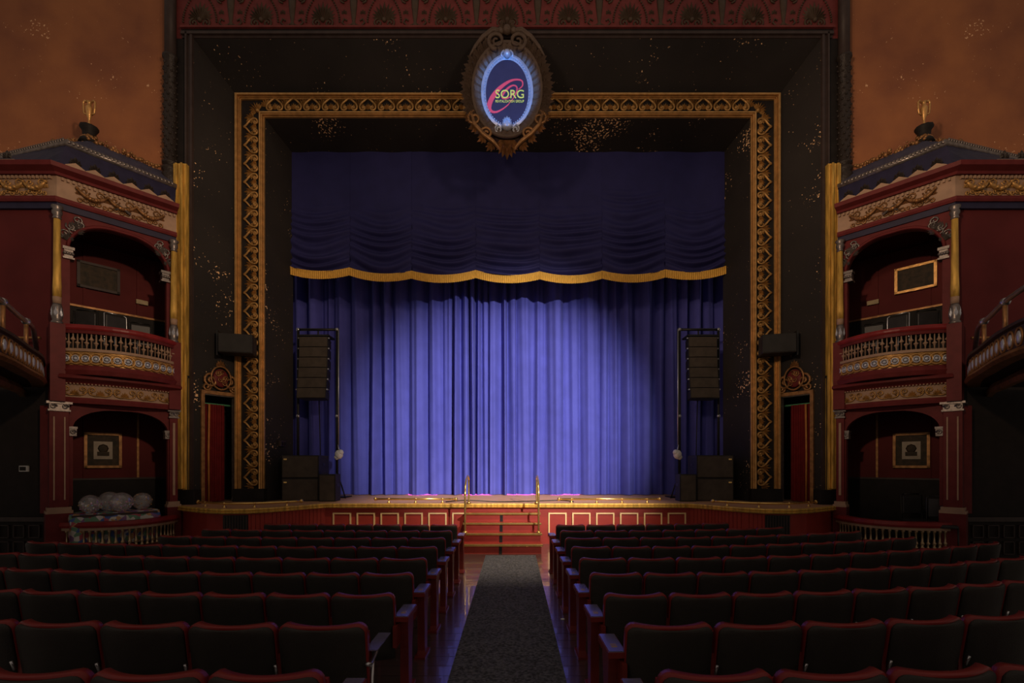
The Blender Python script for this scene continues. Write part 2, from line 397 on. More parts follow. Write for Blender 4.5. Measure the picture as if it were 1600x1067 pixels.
for s in (-1, 1):
    fm2.tube([(s*.05,.05,.015), (s*.16,.02,.015), (s*.24,.10,.015), (s*.2,.18,.015), (s*.14,.14,.015)], .018, 5)
    palmette(fm2, 5, .10, .02, 1.4, .03, (s*.2,.30)); fm2.tube([(p[0]*s, p[1], p[2]) for p in spiral((.2,.62), .1, .02, -pi/2, 1.4, 12, .015)], .02, 5)
fme2 = fm2.mesh('vase_relief', 'frieze_green')
fm3 = MB()
for s in (-1, 1):
    for i in range(13):
        t = i/12; fm3.ball((s*.36*(1-(t*t)*.75), .12+.62*t, .015), .021, 6)
fme3 = fm3.mesh('bead_arch', 'frieze_green')
for i in range(11):
    x = (i-5)*1.325
    inst('palmette', fme1, fz, Mx((x, 10.36, OZ+.24), (1,0,0), (0,0,1))); inst('bead_arch', fme3, fz, Mx((x, 10.36, OZ+.24), (1,0,0), (0,0,1)))
    if i < 10: inst('vase_relief', fme2, fz, Mx((x+.66, 10.36, OZ+.24), (1,0,0), (0,0,1)))

# ---- left half of the proscenium face (mirrored later)
o = MB().box(-7.25, -OX, OY, OY+.25, SZ, OZ+.0).build('wall_left_proscenium', 'black_paint', None); o['label'] = 'LEFT black outer face of the proscenium'; o['category'] = 'wall'; o['kind'] = 'structure'; LEFT.append(o)
for a, b, d in ((0,.05,.06), (.05,.11,.03), (.11,.15,.07)):
    MB().box(-OX-b, -OX-a, OY-d, OY+.02, SZ+.3, OZ+.1).build('moulding', 'dark_molding', o)
MB().box(-7.14, -6.66, OY-.14, OY+.1, SZ, SZ+.32).build('plinth', 'black_paint', o, bevel=.01)
# gold pilaster
gp = thing('gold_pilaster', (-6.96, OY-.1, SZ+.32), 'tall fluted gold pilaster between LEFT box and proscenium', 'pilaster'); LEFT.append(gp)
MB().box(-7.09, -6.84, OY-.12, OY+.0, SZ+.32, 8.16).build('shaft', 'gold_paint', gp)
for xx, wd, d in ((-7.075,.03,.16), (-7.02,.05,.19), (-6.955,.05,.17), (-6.90,.04,.20), (-6.855,.03,.15)):
    MB().box(xx-wd/2, xx+wd/2, OY-d, OY-.11, SZ+.34, 8.14).build('reed', 'gold_paint', gp, bevel=.008)
# dark carved engaged column
dc = thing('carved_column', (-7.22, OY-.05, 7.7), 'dark carved round column above the gold pilaster, LEFT side', 'column'); LEFT.append(dc)
MB().lathe([(.03,0), (.10,.05), (.15,.16), (.17,.3), (.13,.36), (.16,.42), (.16,.46), (.13,.5)], (-7.22, OY-.06, 7.62), 14).build('pendant', 'dark_carved', dc)
MB().lathe([(.13,0), (.13,.05), (.155,.07), (.155,.10), (.12,.12), (.12,2.3), (.15,2.33), (.15,2.38), (.11,2.4)], (-7.22, OY-.06, 8.1), 14).build('carved_shaft', 'dark_carved', dc)
MB().lathe([(.11,0), (.11,2.5)], (-7.22, OY-.06, 10.5), 14).build('upper_shaft', 'dark_molding', dc)
rm = MB()
for i in range(120):
    a = i*2.4; z = 8.25+i/120*2.1; rm.ball((-7.22+.12*cos(a), OY-.06+.12*sin(a), z), .028, 5)
rm.build('relief', 'dark_carved', dc)
# side door in the splay
A = Vector((-OX, OY, 0)); B = Vector((-IX, IY, 0)); dv = (B-A).normalized(); nv = Vector((dv.y, -dv.x, 0))
def S(t, v, z): q = A+dv*t+nv*v; return (q.x, q.y, z)
def sbox(mb, t0, t1, v0, v1, z0, z1):
    mb.add([S(t,v,z) for z in (z0,z1) for v in (v0,v1) for t in (t0,t1)], [(0,2,3,1), (4,5,7,6), (0,1,5,4), (2,6,7,3), (0,4,6,2), (1,3,7,5)]); return mb
dr = thing('stage_door', S(.53,0,SZ), 'narrow curtained doorway with gilt frame, LEFT of stage', 'doorway'); dr['label'] = 'narrow curtained doorway with gilt frame at LEFT side of stage'; LEFT.append(dr)
mb = MB(); sbox(mb,.13,.20,-.02,.05,SZ,3.37); sbox(mb,.86,.885,-.02,.05,SZ,3.37); sbox(mb,.13,.885,-.02,.055,3.30,3.38); mb.build('door_frame', 'bronze', dr)
mb = MB(); sbox(mb,.20,.215,-.10,.02,SZ,3.30); sbox(mb,.845,.86,-.10,.02,SZ,3.30); sbox(mb,.2,.86,-.10,.02,3.28,3.30); mb.build('jamb', 'silver', dr)
mb = MB(); sbox(mb,-.1,1.2,-.95,-.9,SZ,3.6); sbox(mb,-.12,-.1,-.95,-.02,SZ,3.6); sbox(mb,1.2,1.22,-.95,-.02,SZ,3.6); sbox(mb,-.12,1.22,-.95,-.02,3.6,3.65); mb.build('vestibule', 'black_paint', dr)
mb = MB(); mb.grid(lambda u, v: S(.12+u*.62, -.22+.035*sin(u*38)*(1-.3*v), SZ+.02+v*2.2), 60, 6); mb.build('drape', 'door_curtain', dr, fix=False)
MB().tube([S(.38,-.16,SZ+.03), S(.37,-.15,2.0), S(.39,-.16,3.1)], .022, 6).build('tie_band', 'rope_orange', dr)
MB().tube([S(-.05,-.30,3.12), S(1.15,-.30,3.12)], .025, 6).build('curtain_rail', 'green_paint', dr)
cr = thing('door_crest', S(.53,.03,3.38), 'carved crest with red oval above LEFT stage doorway', 'ornament'); LEFT.append(cr)
Mc = Mx(S(.53,.05,3.68), dv, (0,0,1))
mb = MB(); mb.ball((0,0,0), .17, 14, Mc, (1,1.25,.25)); mb.build('oval_boss', 'red_paint', cr)
mb = MB()
for s in (-1, 1):
    mb.tube([Mc @ Vector((s*x, y, 0)) for x, y, _ in spiral((.2,-.08), .16, .03, pi/2, -1.5, 16)], .03, 5)
    mb.tube([Mc @ Vector((s*x, y, 0)) for x, y, _ in spiral((.29,-.22), .09, .02, pi, 1.3, 12)], .025, 5)
mb.tube([Mc @ Vector((.21*cos(a), .26*sin(a), .02)) for a in [i*2*pi/20 for i in range(20)]], .022, 5, closed=True)
palmette(mb, 7, .18, .03, 1.2, .05, (0,.24), Mc); mb.build('scrollwork', 'bronze', cr)
mb = MB()
for i in range(9):
    a = i*.7; mb.tube([Mc @ Vector((x, y, .05)) for x, y, _ in spiral((.08*cos(a*2.1), .12*sin(a*1.7)), .06, .01, a, 1.1, 8)], .012, 4)
mb.build('relief', 'bronze', cr)

# ================================================================== HOUSE CURTAIN AND VALANCE
rnd = random.Random(3)
ph = [(rnd.uniform(7, 34), rnd.uniform(0, 6.28), rnd.uniform(.3, 1)) for _ in range(9)]
# pleats of irregular width
xs = [-6.4]
while xs[-1] < 6.4: xs.append(xs[-1]+rnd.choice((.17,.2,.26,.32,.38,.46,.55)))
amps = [rnd.uniform(.14,.44) for _ in xs]; skew = [rnd.uniform(.6,1.7) for _ in xs]; drift = [rnd.uniform(-.05,.05) for _ in xs]
def curtain(u, v):
    X = -6.3+12.6*u; k = 0
    while k < len(xs)-2 and xs[k+1] < X: k += 1
    t = (X-xs[k])/(xs[k+1]-xs[k]); d = amps[k]*sin(pi*min(1,max(0,t))**skew[k])**1.05 if 0 < t < 1 else 0; d += .03*sin(t*9+k*2.3)*sin(pi*min(1,max(0,t)))
    d *= (.65+.35*v) if k % 3 else (1-.15*v)
    return (X+drift[k]*sin(pi*t)*(1-v), 13.55-d+.02*sin(X*3+v*2)+.012*sin(X*41+v*3), SZ+.012+v*6.6)
cu = MB().grid(curtain, 1500, 10).build('stage_curtain', 'velvet', fix=False); tag(cu, 'pleated blue velvet house curtain closing the stage', 'curtain')
# magenta floor lamps behind the curtain
for x, wl in ((-2.45, 'leftmost'), (-.9, 'second from left'), (.35, 'third from left'), (1.6, 'rightmost')):
    t = thing('floor_lamp', (x, 13.75, SZ), 'magenta floor lamp glowing under the curtain hem, %s of four' % wl, 'lamp', 'magenta lamps behind the curtain')
    MB().box(x-.42, x+.42, 13.72, 13.84, SZ, SZ+.05).build('housing', 'black_metal', t)
    me = bpy.data.materials.get('magenta_glow')
    if not me:
        me = bpy.data.materials.new('magenta_glow'); me.use_nodes = True; b = me.node_tree.nodes['Principled BSDF']
        b.inputs['Emission Color'].default_value = (1, .08, .9, 1); b.inputs['Emission Strength'].default_value = 16; MATS['magenta_glow'] = me
    MB().box(x-.41, x+.41, 13.66, 13.72, SZ+.004, SZ+.045).build('lens', 'magenta_glow', t)
knx = [(p-802)*12.0/750+.13 for p in (452, 548, 644, 744, 843, 940, 1038, 1136)]
kz = [1.77+(724-y)*12.0/750 for y in (425, 428, 433, 432, 434, 433, 431, 424)]
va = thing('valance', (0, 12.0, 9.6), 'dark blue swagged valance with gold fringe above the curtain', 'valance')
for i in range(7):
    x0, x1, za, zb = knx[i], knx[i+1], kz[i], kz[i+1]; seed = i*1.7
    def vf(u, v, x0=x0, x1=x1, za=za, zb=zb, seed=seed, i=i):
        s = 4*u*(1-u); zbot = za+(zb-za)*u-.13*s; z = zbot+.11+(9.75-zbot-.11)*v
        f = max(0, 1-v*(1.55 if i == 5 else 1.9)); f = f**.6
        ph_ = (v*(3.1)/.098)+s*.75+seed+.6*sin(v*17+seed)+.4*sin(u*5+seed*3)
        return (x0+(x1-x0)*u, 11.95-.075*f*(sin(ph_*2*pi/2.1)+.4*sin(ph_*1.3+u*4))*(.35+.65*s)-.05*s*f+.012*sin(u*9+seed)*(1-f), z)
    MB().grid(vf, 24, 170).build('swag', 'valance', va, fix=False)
    fr_ = MB(); 
    def ff(u, v, x0=x0, x1=x1, za=za, zb=zb):
        s = 4*u*(1-u); z = za+(zb-za)*u-.13*s
        return (x0+(x1-x0)*u, 11.90-.05*s+.010*sin(u*190)*(1 if v < .6 else .3), z-.075+.20*v)
    fr_.grid(ff, 190, 4); fr_.build('fringe', 'fringe', va, fix=False)

# ================================================================== SIGN CARTOUCHE
CY, CZ = 10.15, 9.60
ct = thing('sign_cartouche', (0, CY, CZ-1.45), 'carved oval cartouche with SORG sign hanging over the proscenium', 'sign')
Mo = Mx((0, CY, CZ), (1,0,0), (0,0,1))
def oval(a, b, n=48): return [(a*cos(i*2*pi/n), b*sin(i*2*pi/n)) for i in range(n)]
def oring(mb, a0, b0, a1, b1, z0, z1, n=48):
    o0, o1 = oval(a0,b0,n), oval(a1,b1,n)
    vs = [Mo @ Vector((*p, z0)) for p in o0] + [Mo @ Vector((*p, z1)) for p in o1]
    mb.add(vs, [(i, (i+1) % n, n+(i+1) % n, n+i) for i in range(n)], True); return mb
mb = MB(); n = 48; mb.add([Mo @ Vector((*p, .02)) for p in oval(.46,.70)] + [Mo @ Vector((*p, -.08)) for p in oval(.46,.70)], [tuple(range(n)), tuple(range(n,2*n))[::-1]]); mb.build('sign_panel', 'sign_blue', ct, fix=False)
mb = MB(); oring(mb,.45,.69,.50,.74,.02,.07); oring(mb,.50,.74,.55,.79,.07,.05); mb.build('inner_rim', 'sign_rim', ct)
bm_ = MB().ball((0,0,0), .017, 6).mesh('bead', 'sign_rim')
for i in range(64):
    a = i*2*pi/64; inst('bead', bm_, ct, Mo @ Matrix.Translation((.475*cos(a), .715*sin(a), .065)))
mb = MB(); N = 72   # fluted concave ring
o = [oval(.55,.79,N), oval(.70,.97,N)]; vs = []
for j, (ring, z) in enumerate(((o[0],.04), (o[1],.12))):
    for i, p in enumerate(ring): vs.append(Mo @ Vector((*p, z+(.02 if i % 2 else -.015))))
mb.add(vs, [(i, (i+1) % N, N+(i+1) % N, N+i) for i in range(N)]); mb.build('fluted_ring', 'walnut_carved', ct, fix=False)
mb = MB(); mb.tube([Mo @ Vector((.72*cos(a), .99*sin(a), .10)) for a in [i*2*pi/60 for i in range(60)]], .04, 6, closed=True); mb.build('outer_rim', 'walnut_carved', ct)
mb = MB()
for a in oval(.70,.97,2): pass
mb.add([Mo @ Vector((*p, -.02)) for p in oval(.74,1.01)] + [Mo @ Vector((*p, -.14)) for p in oval(.74,1.01)], [tuple(range(48)), tuple(range(48,96))[::-1]] + [(i, (i+1) % 48, 48+(i+1) % 48, 48+i) for i in range(48)]); mb.build('backboard', 'walnut_carved', ct, fix=False)
for s in (-1, 1):
    mb = MB(); mb.tube([Mo @ Vector((s*x, y, .12)) for x, y, _ in spiral((.22,1.0), .19, .03, -pi/2, 1.6, 26)], [.05-.03*i/26 for i in range(27)], 6)
    mb.tube([Mo @ Vector((s*x, y, .10)) for x, y in ((.1,1.22), (.3,1.24), (.5,1.1), (.66,.9), (.78,.7))], [.05,.06,.05,.04,.02], 6); mb.build('top_scroll', 'walnut_carved', ct)
    mb = MB()
    for i in range(13):
        a = R(62-i*9.5); c = Vector((s*.78*cos(a), 1.04*sin(a), .08)); 
        M2 = Mo @ Matrix.Translation(c) @ Matrix.Rotation(-s*(pi/2-a)*.75-s*.15, 4, 'Z'); palmette(mb, 5, .30, .045, .7, .09, (0,-.06), M2)
    mb.build('side_leaves', 'walnut_carved', ct)
    mb = MB(); mb.tube([Mo @ Vector((s*x, y, .12)) for x, y, _ in spiral((.68,-.62), .15, .02, pi/2, -1.5, 20)], .03, 5)
    mb.tube([Mo @ Vector((s*x, y, .12)) for x, y, _ in spiral((.43,-.93), .13, .02, 0, 1.5, 20)], .03, 5)
    mb.tube([Mo @ Vector((s*x, y, .13)) for x, y in ((.75,-.5), (.68,-.75), (.5,-.95), (.3,-1.1), (.14,-1.28))], [.03,.045,.05,.045,.03], 6)
    for (x, y, r) in ((.72,-.62,-1.3), (.62,-.8,-1.7), (.46,-1.0,-2.1), (.30,-1.15,-2.4)):
        palmette(mb, 5, .2, .03, 1.0, .06, (0,0), Mo @ Matrix.Translation((s*x, y, .1)) @ Matrix.Rotation(s*r, 4, 'Z'))
    mb.build('bottom_scroll', 'bronze', ct)
mb = MB(); palmette(mb, 9, .42, .055, 1.1, .12, (0,0), Mo @ Matrix.Translation((0,-1.06,.1)) @ Matrix.Rotation(pi, 4, 'Z')); palmette(mb, 7, .2, .04, 1.1, .12, (0,0), Mo @ Matrix.Translation((0,-1.2,.14)) @ Matrix.Rotation(pi, 4, 'Z')); mb.build('bottom_leaf', 'bronze', ct)
mb = MB(); palmette(mb, 9, .3, .045, 1.3, .1, (0,1.22), Mo @ Matrix.Translation((0,0,.08))); mb.ball((0,1.24,.1), .1, 8, Mo)
for s in (-1, 1): mb.ball((s*.13,1.22,.1), .07, 8, Mo)
mb.build('top_leaf', 'walnut_carved', ct)
mb = MB(); mb.ball((0,.76,.08), .085, 12, Mo); mb.tube([Mo @ Vector((.12*cos(a), .76+.10*sin(a), .06)) for a in [i*pi/8 for i in range(-1,10)]], .025, 6); mb.build('top_jewel', 'sign_rim', ct)
mb = MB(); mb.ball((0,-.74,.07), .12, 12, Mo, (1,.9,.8)); palmette(mb, 7, .16, .035, 1.3, .06, (0,-.72), Mo @ Matrix.Translation((0,0,.12)))
for s in (-1, 1): mb.tube([Mo @ Vector((s*x, y, .08)) for x, y, _ in spiral((.18,-.82), .09, .02, pi/2, -1.4, 12)], .022, 5)
mb.build('shell_boss', 'sign_rim', ct)
mb = MB()
for x in (-.3, .3): mb.tube([(x, CY+.05, CZ+1.0), (x, 10.40, CZ+1.42)], .03, 6); mb.tube([(x, CY+.1, CZ+.4), (x, IY, CZ+.4)], .025, 6)
mb.build('bracket', 'black_metal', ct)
# lettering
def text_mesh(s, size, name, m, x, z, width, xs_=1.0):
    cu_ = bpy.data.curves.new(name, 'FONT'); cu_.body = s; cu_.size = size; cu_.extrude = .006; cu_.align_x = 'CENTER'; cu_.offset = .001 if size > .1 else .0005
    t = bpy.data.objects.new(name, cu_); col.objects.link(t); bpy.context.view_layer.update()
    me = bpy.data.meshes.new_from_object(t.evaluated_get(bpy.context.evaluated_depsgraph_get())); bpy.data.objects.remove(t)
    xsv = [v.co.x for v in me.vertices]; k = width/(max(xsv)-min(xsv)); c = (max(xsv)+min(xsv))/2
    for v in me.vertices: v.co.x = (v.co.x-c)*k
    me.materials.clear(); me.materials.append(MATS[m])
    return inst(name, me, ct, Mo @ Matrix.Translation((x, z, .036)))
text_mesh('SORG', .25, 'lettering', 'sign_yellow', .055, -.135, .60)
text_mesh('REVITALIZATION GROUP', .072, 'lettering', 'sign_yellow', .055, -.225, .60)
def ribbon(pts, wd):   # flat calligraphic stroke in the sign plane
    pts = smooth_path([(x, y, 0) for x, y in pts], 6); mb = MB(); N = len(pts); vs = []
    W = [wd[min(int(i/(N-1)*(len(wd)-1)), len(wd)-2)]*(1-(i/(N-1)*(len(wd)-1)) % 1)+wd[min(int(i/(N-1)*(len(wd)-1))+1, len(wd)-1)]*((i/(N-1)*(len(wd)-1)) % 1) for i in range(N)]
    for i, p in enumerate(pts):
        t = (pts[min(i+1,N-1)]-pts[max(i-1,0)]).normalized(); nn = Vector((-t.y, t.x, 0))
        for q in (p+nn*W[i], p-nn*W[i]): vs += [Mo @ Vector((q.x, q.y, .022)), Mo @ Vector((q.x, q.y, .032))]
    fs = []
    for i in range(N-1):
        a = i*4; b = a+4; fs += [(a+1,b+1,b+3,a+3), (a,a+1,b+1,b), (a+2,b+2,b+3,a+3)]
    mb.add(vs, fs); return mb
K = lambda x, y: ((x-516)/996*140/73.9, -(y-272)/1067*150/73.9+.02)     # read off the sign's lettering
ribbon([K(*p) for p in ((640,255), (685,215), (680,160), (620,145), (540,165), (440,235), (360,330), (318,430), (335,490), (390,505), (460,475), (530,420), (560,370))], [.008,.012,.015,.018,.026,.04,.05,.05,.03,.02,.015,.01,.006]).build('script_letter', 'sign_pink', ct, fix=False)
ribbon([K(*p) for p in ((580,265), (570,320), (510,355), (465,350), (470,310), (520,245), (580,210), (622,225), (622,280), (590,340), (555,395))], [.006,.01,.012,.014,.02,.022,.016,.014,.014,.01,.006]).build('script_letter', 'sign_pink', ct, fix=False)

# ================================================================== OPERA BOX (left, mirrored)
P0 = Vector((-8.03, 8.6)); BD = Vector((.659, .752)).normalized(); BN = Vector((BD.y, -BD.x)); BL = 1.78
def Bp(u, v, z): q = P0+BD*u+BN*v; return (q.x, q.y, z)
def B2(u, v): q = P0+BD*u+BN*v; return (q.x, q.y)
def bbox(mb, u0, u1, v0, v1, z0, z1):
    return mb.add([Bp(u,v,z) for z in (z0,z1) for v in (v0,v1) for u in (u0,u1)], [(0,2,3,1), (4,5,7,6), (0,1,5,4), (2,6,7,3), (0,4,6,2), (1,3,7,5)])
def BM(u, v, z): return Mx(Bp(u,v,z), (BD.x,BD.y,0), (0,0,1))       # x along the face, y up, z outward
bx = thing('opera_box', (-7.6, 9.2, 0), 'two-storey ornate red and gold opera box on the LEFT', 'opera box'); bx['label'] = 'two-storey red and gold opera box beside the LEFT gold pilaster'; LEFT.append(bx)
path = [(-12.5, 8.6), (P0.x, P0.y), B2(BL,0)]
# entablature
MB().sweep(path, [(-.1,6.32), (.04,6.32), (.04,6.43), (-.1,6.43)]).build('architrave', 'blue_paint', bx)
MB().sweep(path, [(-.1,6.43), (.07,6.43), (.09,6.47), (.09,6.52), (.05,6.53), (-.1,6.53)]).build('architrave_moulding', 'red_paint', bx)
fzb = MB().sweep(path, [(-.1,6.53), (.04,6.53), (.04,6.90), (-.1,6.90)]).build('frieze', 'tan', bx)
MB().sweep(path, [(-.1,6.90), (.10,6.90), (.12,6.94), (.24,6.98), (.26,7.05), (.20,7.07), (-.3,7.07)]).build('cornice', 'red_paint', bx)
mb = MB()
for i in range(24): bbox(mb, .04+i*.073, .075+i*.073, .03, .085, 6.835, 6.885)
for i in range(40): mb.box(P0.x-.06-i*.073-.035, P0.x-.06-i*.073, 8.6-.085, 8.6-.03, 6.835, 6.885)
tag(mb.build('dentils', 'tan', bx), kind='stuff')
def garland(M, L, n):
    g = MB()
    for i in range(n):
        x0 = -L/2+L*i/n; x1 = x0+L/n
        pts = [(x0+(x1-x0)*t, .10-.17*4*t*(1-t)*.75, .03) for t in [k/8 for k in range(9)]]
        g.tube(pts, [.018+.024*4*(k/8)*(1-k/8) for k in range(9)], 6, M=M)
        g.ball((x0, .10, .03), .032, 6, M)
        for s in (-1, 1): g.tube([(x, y, .015) for x, y, _ in spiral((x0+L/n*(.5+s*.25), .09), .07, .015, 0, s*1.2, 10)], .013, 4, M=M)
        for j in range(5): g.tube([(x, y, .012) for x, y, _ in spiral((x0+L/n*(j+.5)/5, -.10+.03*(j % 2)), .05, .01, j, 1.2, 8)], .013, 4, M=M)
        for j in range(3): g.ball((x0+L/n*(.32+.18*j), -.012-.02*(j == 1), .05), .04, 6, M)
        for s in (-1, 1): palmette(g, 5, .11, .016, 1.2, .03, (x0+L/n*(.5+s*.42), .0), M)
    g.ball((L/2, .10, .03), .032, 6, M); return g
garland(BM(.9, .045, 6.68), 1.30, 3).build('garland', 'bronze', bx)
garland(Mx((P0.x-.75, 8.6-.045, 6.68), (1,0,0), (0,0,1)), 1.2, 3).build('garland', 'gold_dull', bx)
mb = MB(); mb.tube([BM(.9,.08,6.66) @ Vector(p) for p in ((-.12,-.06,0), (.1,.06,0))], .014, 5); mb.tube([BM(.9,.09,6.66) @ Vector(p) for p in ((-.08,.06,0), (.12,-.07,0))], [.01,.03], 6); mb.build('trumpet', 'silver', bx)
# roof: blue mansard, silver cable edge, upper slope with garlands
zr = 7.62
R0 = [(-12.5, 8.6), (P0.x, P0.y), B2(BL-.02,0)]; R1 = [(-12.4, 9.93), (-8.0, 8.74), (-6.98, 10.12)]; R2 = [(-11.5, 10.05), (-8.05, 9.3), (-7.35, 10.3)]
def ruled(A_, B_, za, zb, name, m):
    mb = MB()
    for i in (0, 1):
        def f(u, v): return tuple(Vector((*A_[i], za)).lerp(Vector((*A_[i+1], za)), u).lerp(Vector((*B_[i], zb)).lerp(Vector((*B_[i+1], zb)), u), v))
        mb.grid(f, 14, 3, False)
    mb.build(name, m, bx, fix=False)
ruled(R0, R1, 7.06, zr, 'mansard', 'blue_paint'); ruled(R1, R2, zr, zr+.40, 'roof_slope', 'roof_blue')
mb = MB(); mb.add([(x,y,zr+.40) for x,y in R2] + [(-7.35,10.6,zr+.4), (-11.5,10.6,zr+.4)], [(0,1,2,3,4)]); mb.build('roof_top', 'roof_blue', bx, fix=False)
mb = MB(); mb.tube([(x,y,zr-.02) for x,y in R1], .06, 8); mb.build('ridge_roll', 'silver', bx)
lm = MB().ball((0,0,0), .05, 6, None, (.5,1.3,.8)).mesh('leaf', 'silver')
for a, b in ((R1[1], R1[2]), (R1[1], R1[0])):
    L = math.dist(a, b); n = min(int(L/.062), 34)
    for i in range(n):
        t = (i+.5)*.062/L; x = a[0]+(b[0]-a[0])*t; y = a[1]+(b[1]-a[1])*t; an = atan2(b[1]-a[1], b[0]-a[0])
        inst('leaf', lm, bx, Matrix.Translation((x, y-.03, zr+.005)) @ Matrix.Rotation(an+.6, 4, 'Z') @ Matrix.Rotation(.5, 4, 'X'))
rg = random.Random(5); 
for a, b in ((R2[1], R2[2]), (R2[1], R2[0])):
    mb = MB(); L = min(math.dist(a, b), 1.15); d = (Vector(b)-Vector(a)).normalized()
    for i in range(60):
        t = i/60*L; mb.ball((a[0]+d.x*t+rg.uniform(-.05,.05), a[1]+d.y*t-.03+rg.uniform(-.05,.05), zr+.42+rg.uniform(-.04,.06)), rg.uniform(.02,.045), 5)
    mb.build('flower_garland', 'bronze', bx)
# cresting along the cornice
am = MB(); palmette(am, 5, .15, .035, 1.1, .03); ame = am.mesh('antefix', 'dark_carved')
for i in range(6):
    mb = MB(); u = .22+i*.27; inst('antefix', ame, bx, BM(u, .13, 7.16))
    mb.add([Bp(u-.14,.15,7.07), Bp(u+.14,.15,7.07), Bp(u+.14,.15,7.11), Bp(u,.15,7.19), Bp(u-.14,.15,7.11), Bp(u-.14,.12,7.07), Bp(u+.14,.12,7.07), Bp(u+.14,.12,7.11), Bp(u,.12,7.19), Bp(u-.14,.12,7.11)], [(0,1,2,3,4), (9,8,7,6,5), (2,3,8,7), (3,4,9,8)]); mb.build('cresting', 'tan', bx)
for i in range(5):
    x = P0.x-.75-i*.3; inst('antefix', ame, bx, Mx((x, 8.45, 7.14), (1,0,0), (0,0,1)))
    MB().box(x-.14, x+.14, 8.44, 8.47, 7.07, 7.12).build('cresting', 'tan', bx)
# upper storey arch panel, arch head with rounded corners
ua, ub, zs_, zt_ = .16, BL-.16, 5.68, 6.20
def arch_outline(ua, ub, zs_, zt_, n=10):
    ru = (ub-ua)*.42; pts = [(ua, zs_)]
    for i in range(1, n+1): a = pi-pi/2*i/n; pts.append((ua+ru+ru*cos(a), zs_+(zt_-zs_)*sin(a)))
    for i in range(0, n+1): a = pi/2-pi/2*i/n; pts.append((ub-ru+ru*cos(a), zs_+(zt_-zs_)*sin(a)))
    return pts
def arch_panel(ua, ub, zb, zs_, zt_, ztop, m, name, th=.12, u0=0, u1=BL):
    mb = MB(); A_ = arch_outline(ua, ub, zs_, zt_); n = len(A_)
    vs = []; fs = []
    for v in (.0, -th):
        vs += [Bp(u,v,z) for u,z in A_] + [Bp(u,v,ztop) for u,z in A_]
    for i in range(n-1):
        fs += [(i,i+1,n+i+1,n+i), (2*n+i,3*n+i,3*n+i+1,2*n+i+1), (i,2*n+i,2*n+i+1,i+1)]
    mb.add(vs, fs); bbox(mb, u0, ua, -th, 0, zb, ztop); bbox(mb, ub, u1, -th, 0, zb, ztop); return mb.build(name, m, bx, fix=False)
arch_panel(ua, ub, 4.2, zs_, zt_, 6.33, 'red_paint', 'upper_arch')
mb = MB(); mb.tube([Bp(u,.015,z) for u,z in arch_outline(ua-.03, ub+.03, zs_, zt_+.03)], .03, 6); mb.build('arch_moulding', 'red_paint', bx)
for s, u in ((1, ua), (-1, ub)):
    mb = MB()
    for i in range(5): mb.tube([BM(u-s*.03+s*.08*(i % 2)+s*i*.045-s*.05, .02, 5.92+i*.075) @ Vector((x, y, 0)) for x, y, _ in spiral((0,0), .075, .015, i*1.3, s*1.3, 10)], .016, 5)
    palmette(mb, 9, .26, .025, .9, .04, (0,0), BM(u+s*.02, .015, 6.0) @ Matrix.Rotation(-s*.75, 4, 'Z')); palmette(mb, 7, .17, .025, 1.0, .04, (0,0), BM(u-s*.04, .02, 5.8) @ Matrix.Rotation(-s*.1, 4, 'Z'))
    mb.build('spandrel_scroll', 'silver', bx)
    mb = MB(); bbox(mb, u-.10, u+.06, -.13, .05, 5.64, 5.69); bbox(mb, u-.08, u+.04, -.12, .03, 5.50, 5.64); bbox(mb, u-.10, u+.06, -.13, .05, 5.47, 5.50)
    for k in range(4): mb.ball(Bp(u-.07+k*.035, .04, 5.57), .03, 6)
    mb.build('impost_capital', 'silver', bx)
# gold colonnettes
for u, v in ((-.02, .11), (BL-.06, .10)):
    c = Bp(u, v, 0); cb = (c[0], c[1], 0)
    MB().lathe([(.062,4.72), (.062,4.9), (.055,5.1), (.048,6.1)], cb, 12).build('colonnette', 'gold_paint', bx)
    MB().lathe([(.06,4.60), (.063,4.72), (.05,4.725)], cb, 12).build('colonnette_collar', 'tan', bx)
    MB().lathe([(.085,4.24), (.085,4.28), (.065,4.30), (.08,4.36), (.072,4.55), (.058,4.60)], cb, 12).build('colonnette_base', 'silver', bx)
    MB().lathe([(.05,6.10), (.065,6.12), (.05,6.15), (.075,6.20), (.075,6.24), (.055,6.26), (.085,6.30), (.085,6.33)], cb, 12).build('colonnette_capital', 'silver', bx)
    g = MB()
    for k in range(6):
        a = k*pi/3; dx, dy = cos(a), sin(a)
        palmette(g, 3, .20, .016, .16, .012, (0,0), Mx((c[0]+dx*.074, c[1]+dy*.074, 4.34), (-dy,dx,0), (0,0,1)))
    g.build('acanthus_leaves', 'sign_rim', bx)
    bbox(MB(), u-.10, u+.10, v-.20, v+.10, 2.87, 4.24).build('pier', 'red_paint', bx)
# upper balcony, bowed
def bow(b0, b1, n=16, u0=0.05, u1=BL-.02): return [B2(u0+(u1-u0)*i/n, b0+b1*4*(i/n)*(1-i/n)) for i in range(n+1)]
BW = bow(.10, .42)
MB().sweep(BW, [(-.10,4.16), (.04,4.16), (.06,4.19), (.06,4.22), (.03,4.26), (-.10,4.26)]).build('hand_rail', 'red_rail', bx)
MB().sweep(BW, [(-.06,4.10), (.03,4.10), (.03,4.16), (-.06,4.16)]).build('rail_moulding', 'red_paint', bx)
MB().sweep(BW, [(-.05,3.78), (.03,3.78), (.03,3.83), (-.05,3.83)]).build('lower_rail', 'tan', bx)
MB().sweep(BW, [(-.05,3.52), (.0,3.52), (.0,3.78), (-.05,3.78)]).build('rosette_band', 'gold_dull', bx)
MB().sweep(BW, [(-.2,3.36), (.05,3.36), (.07,3.44), (.03,3.50), (.03,3.53), (-.2,3.53)]).build('balcony_base', 'red_paint', bx)
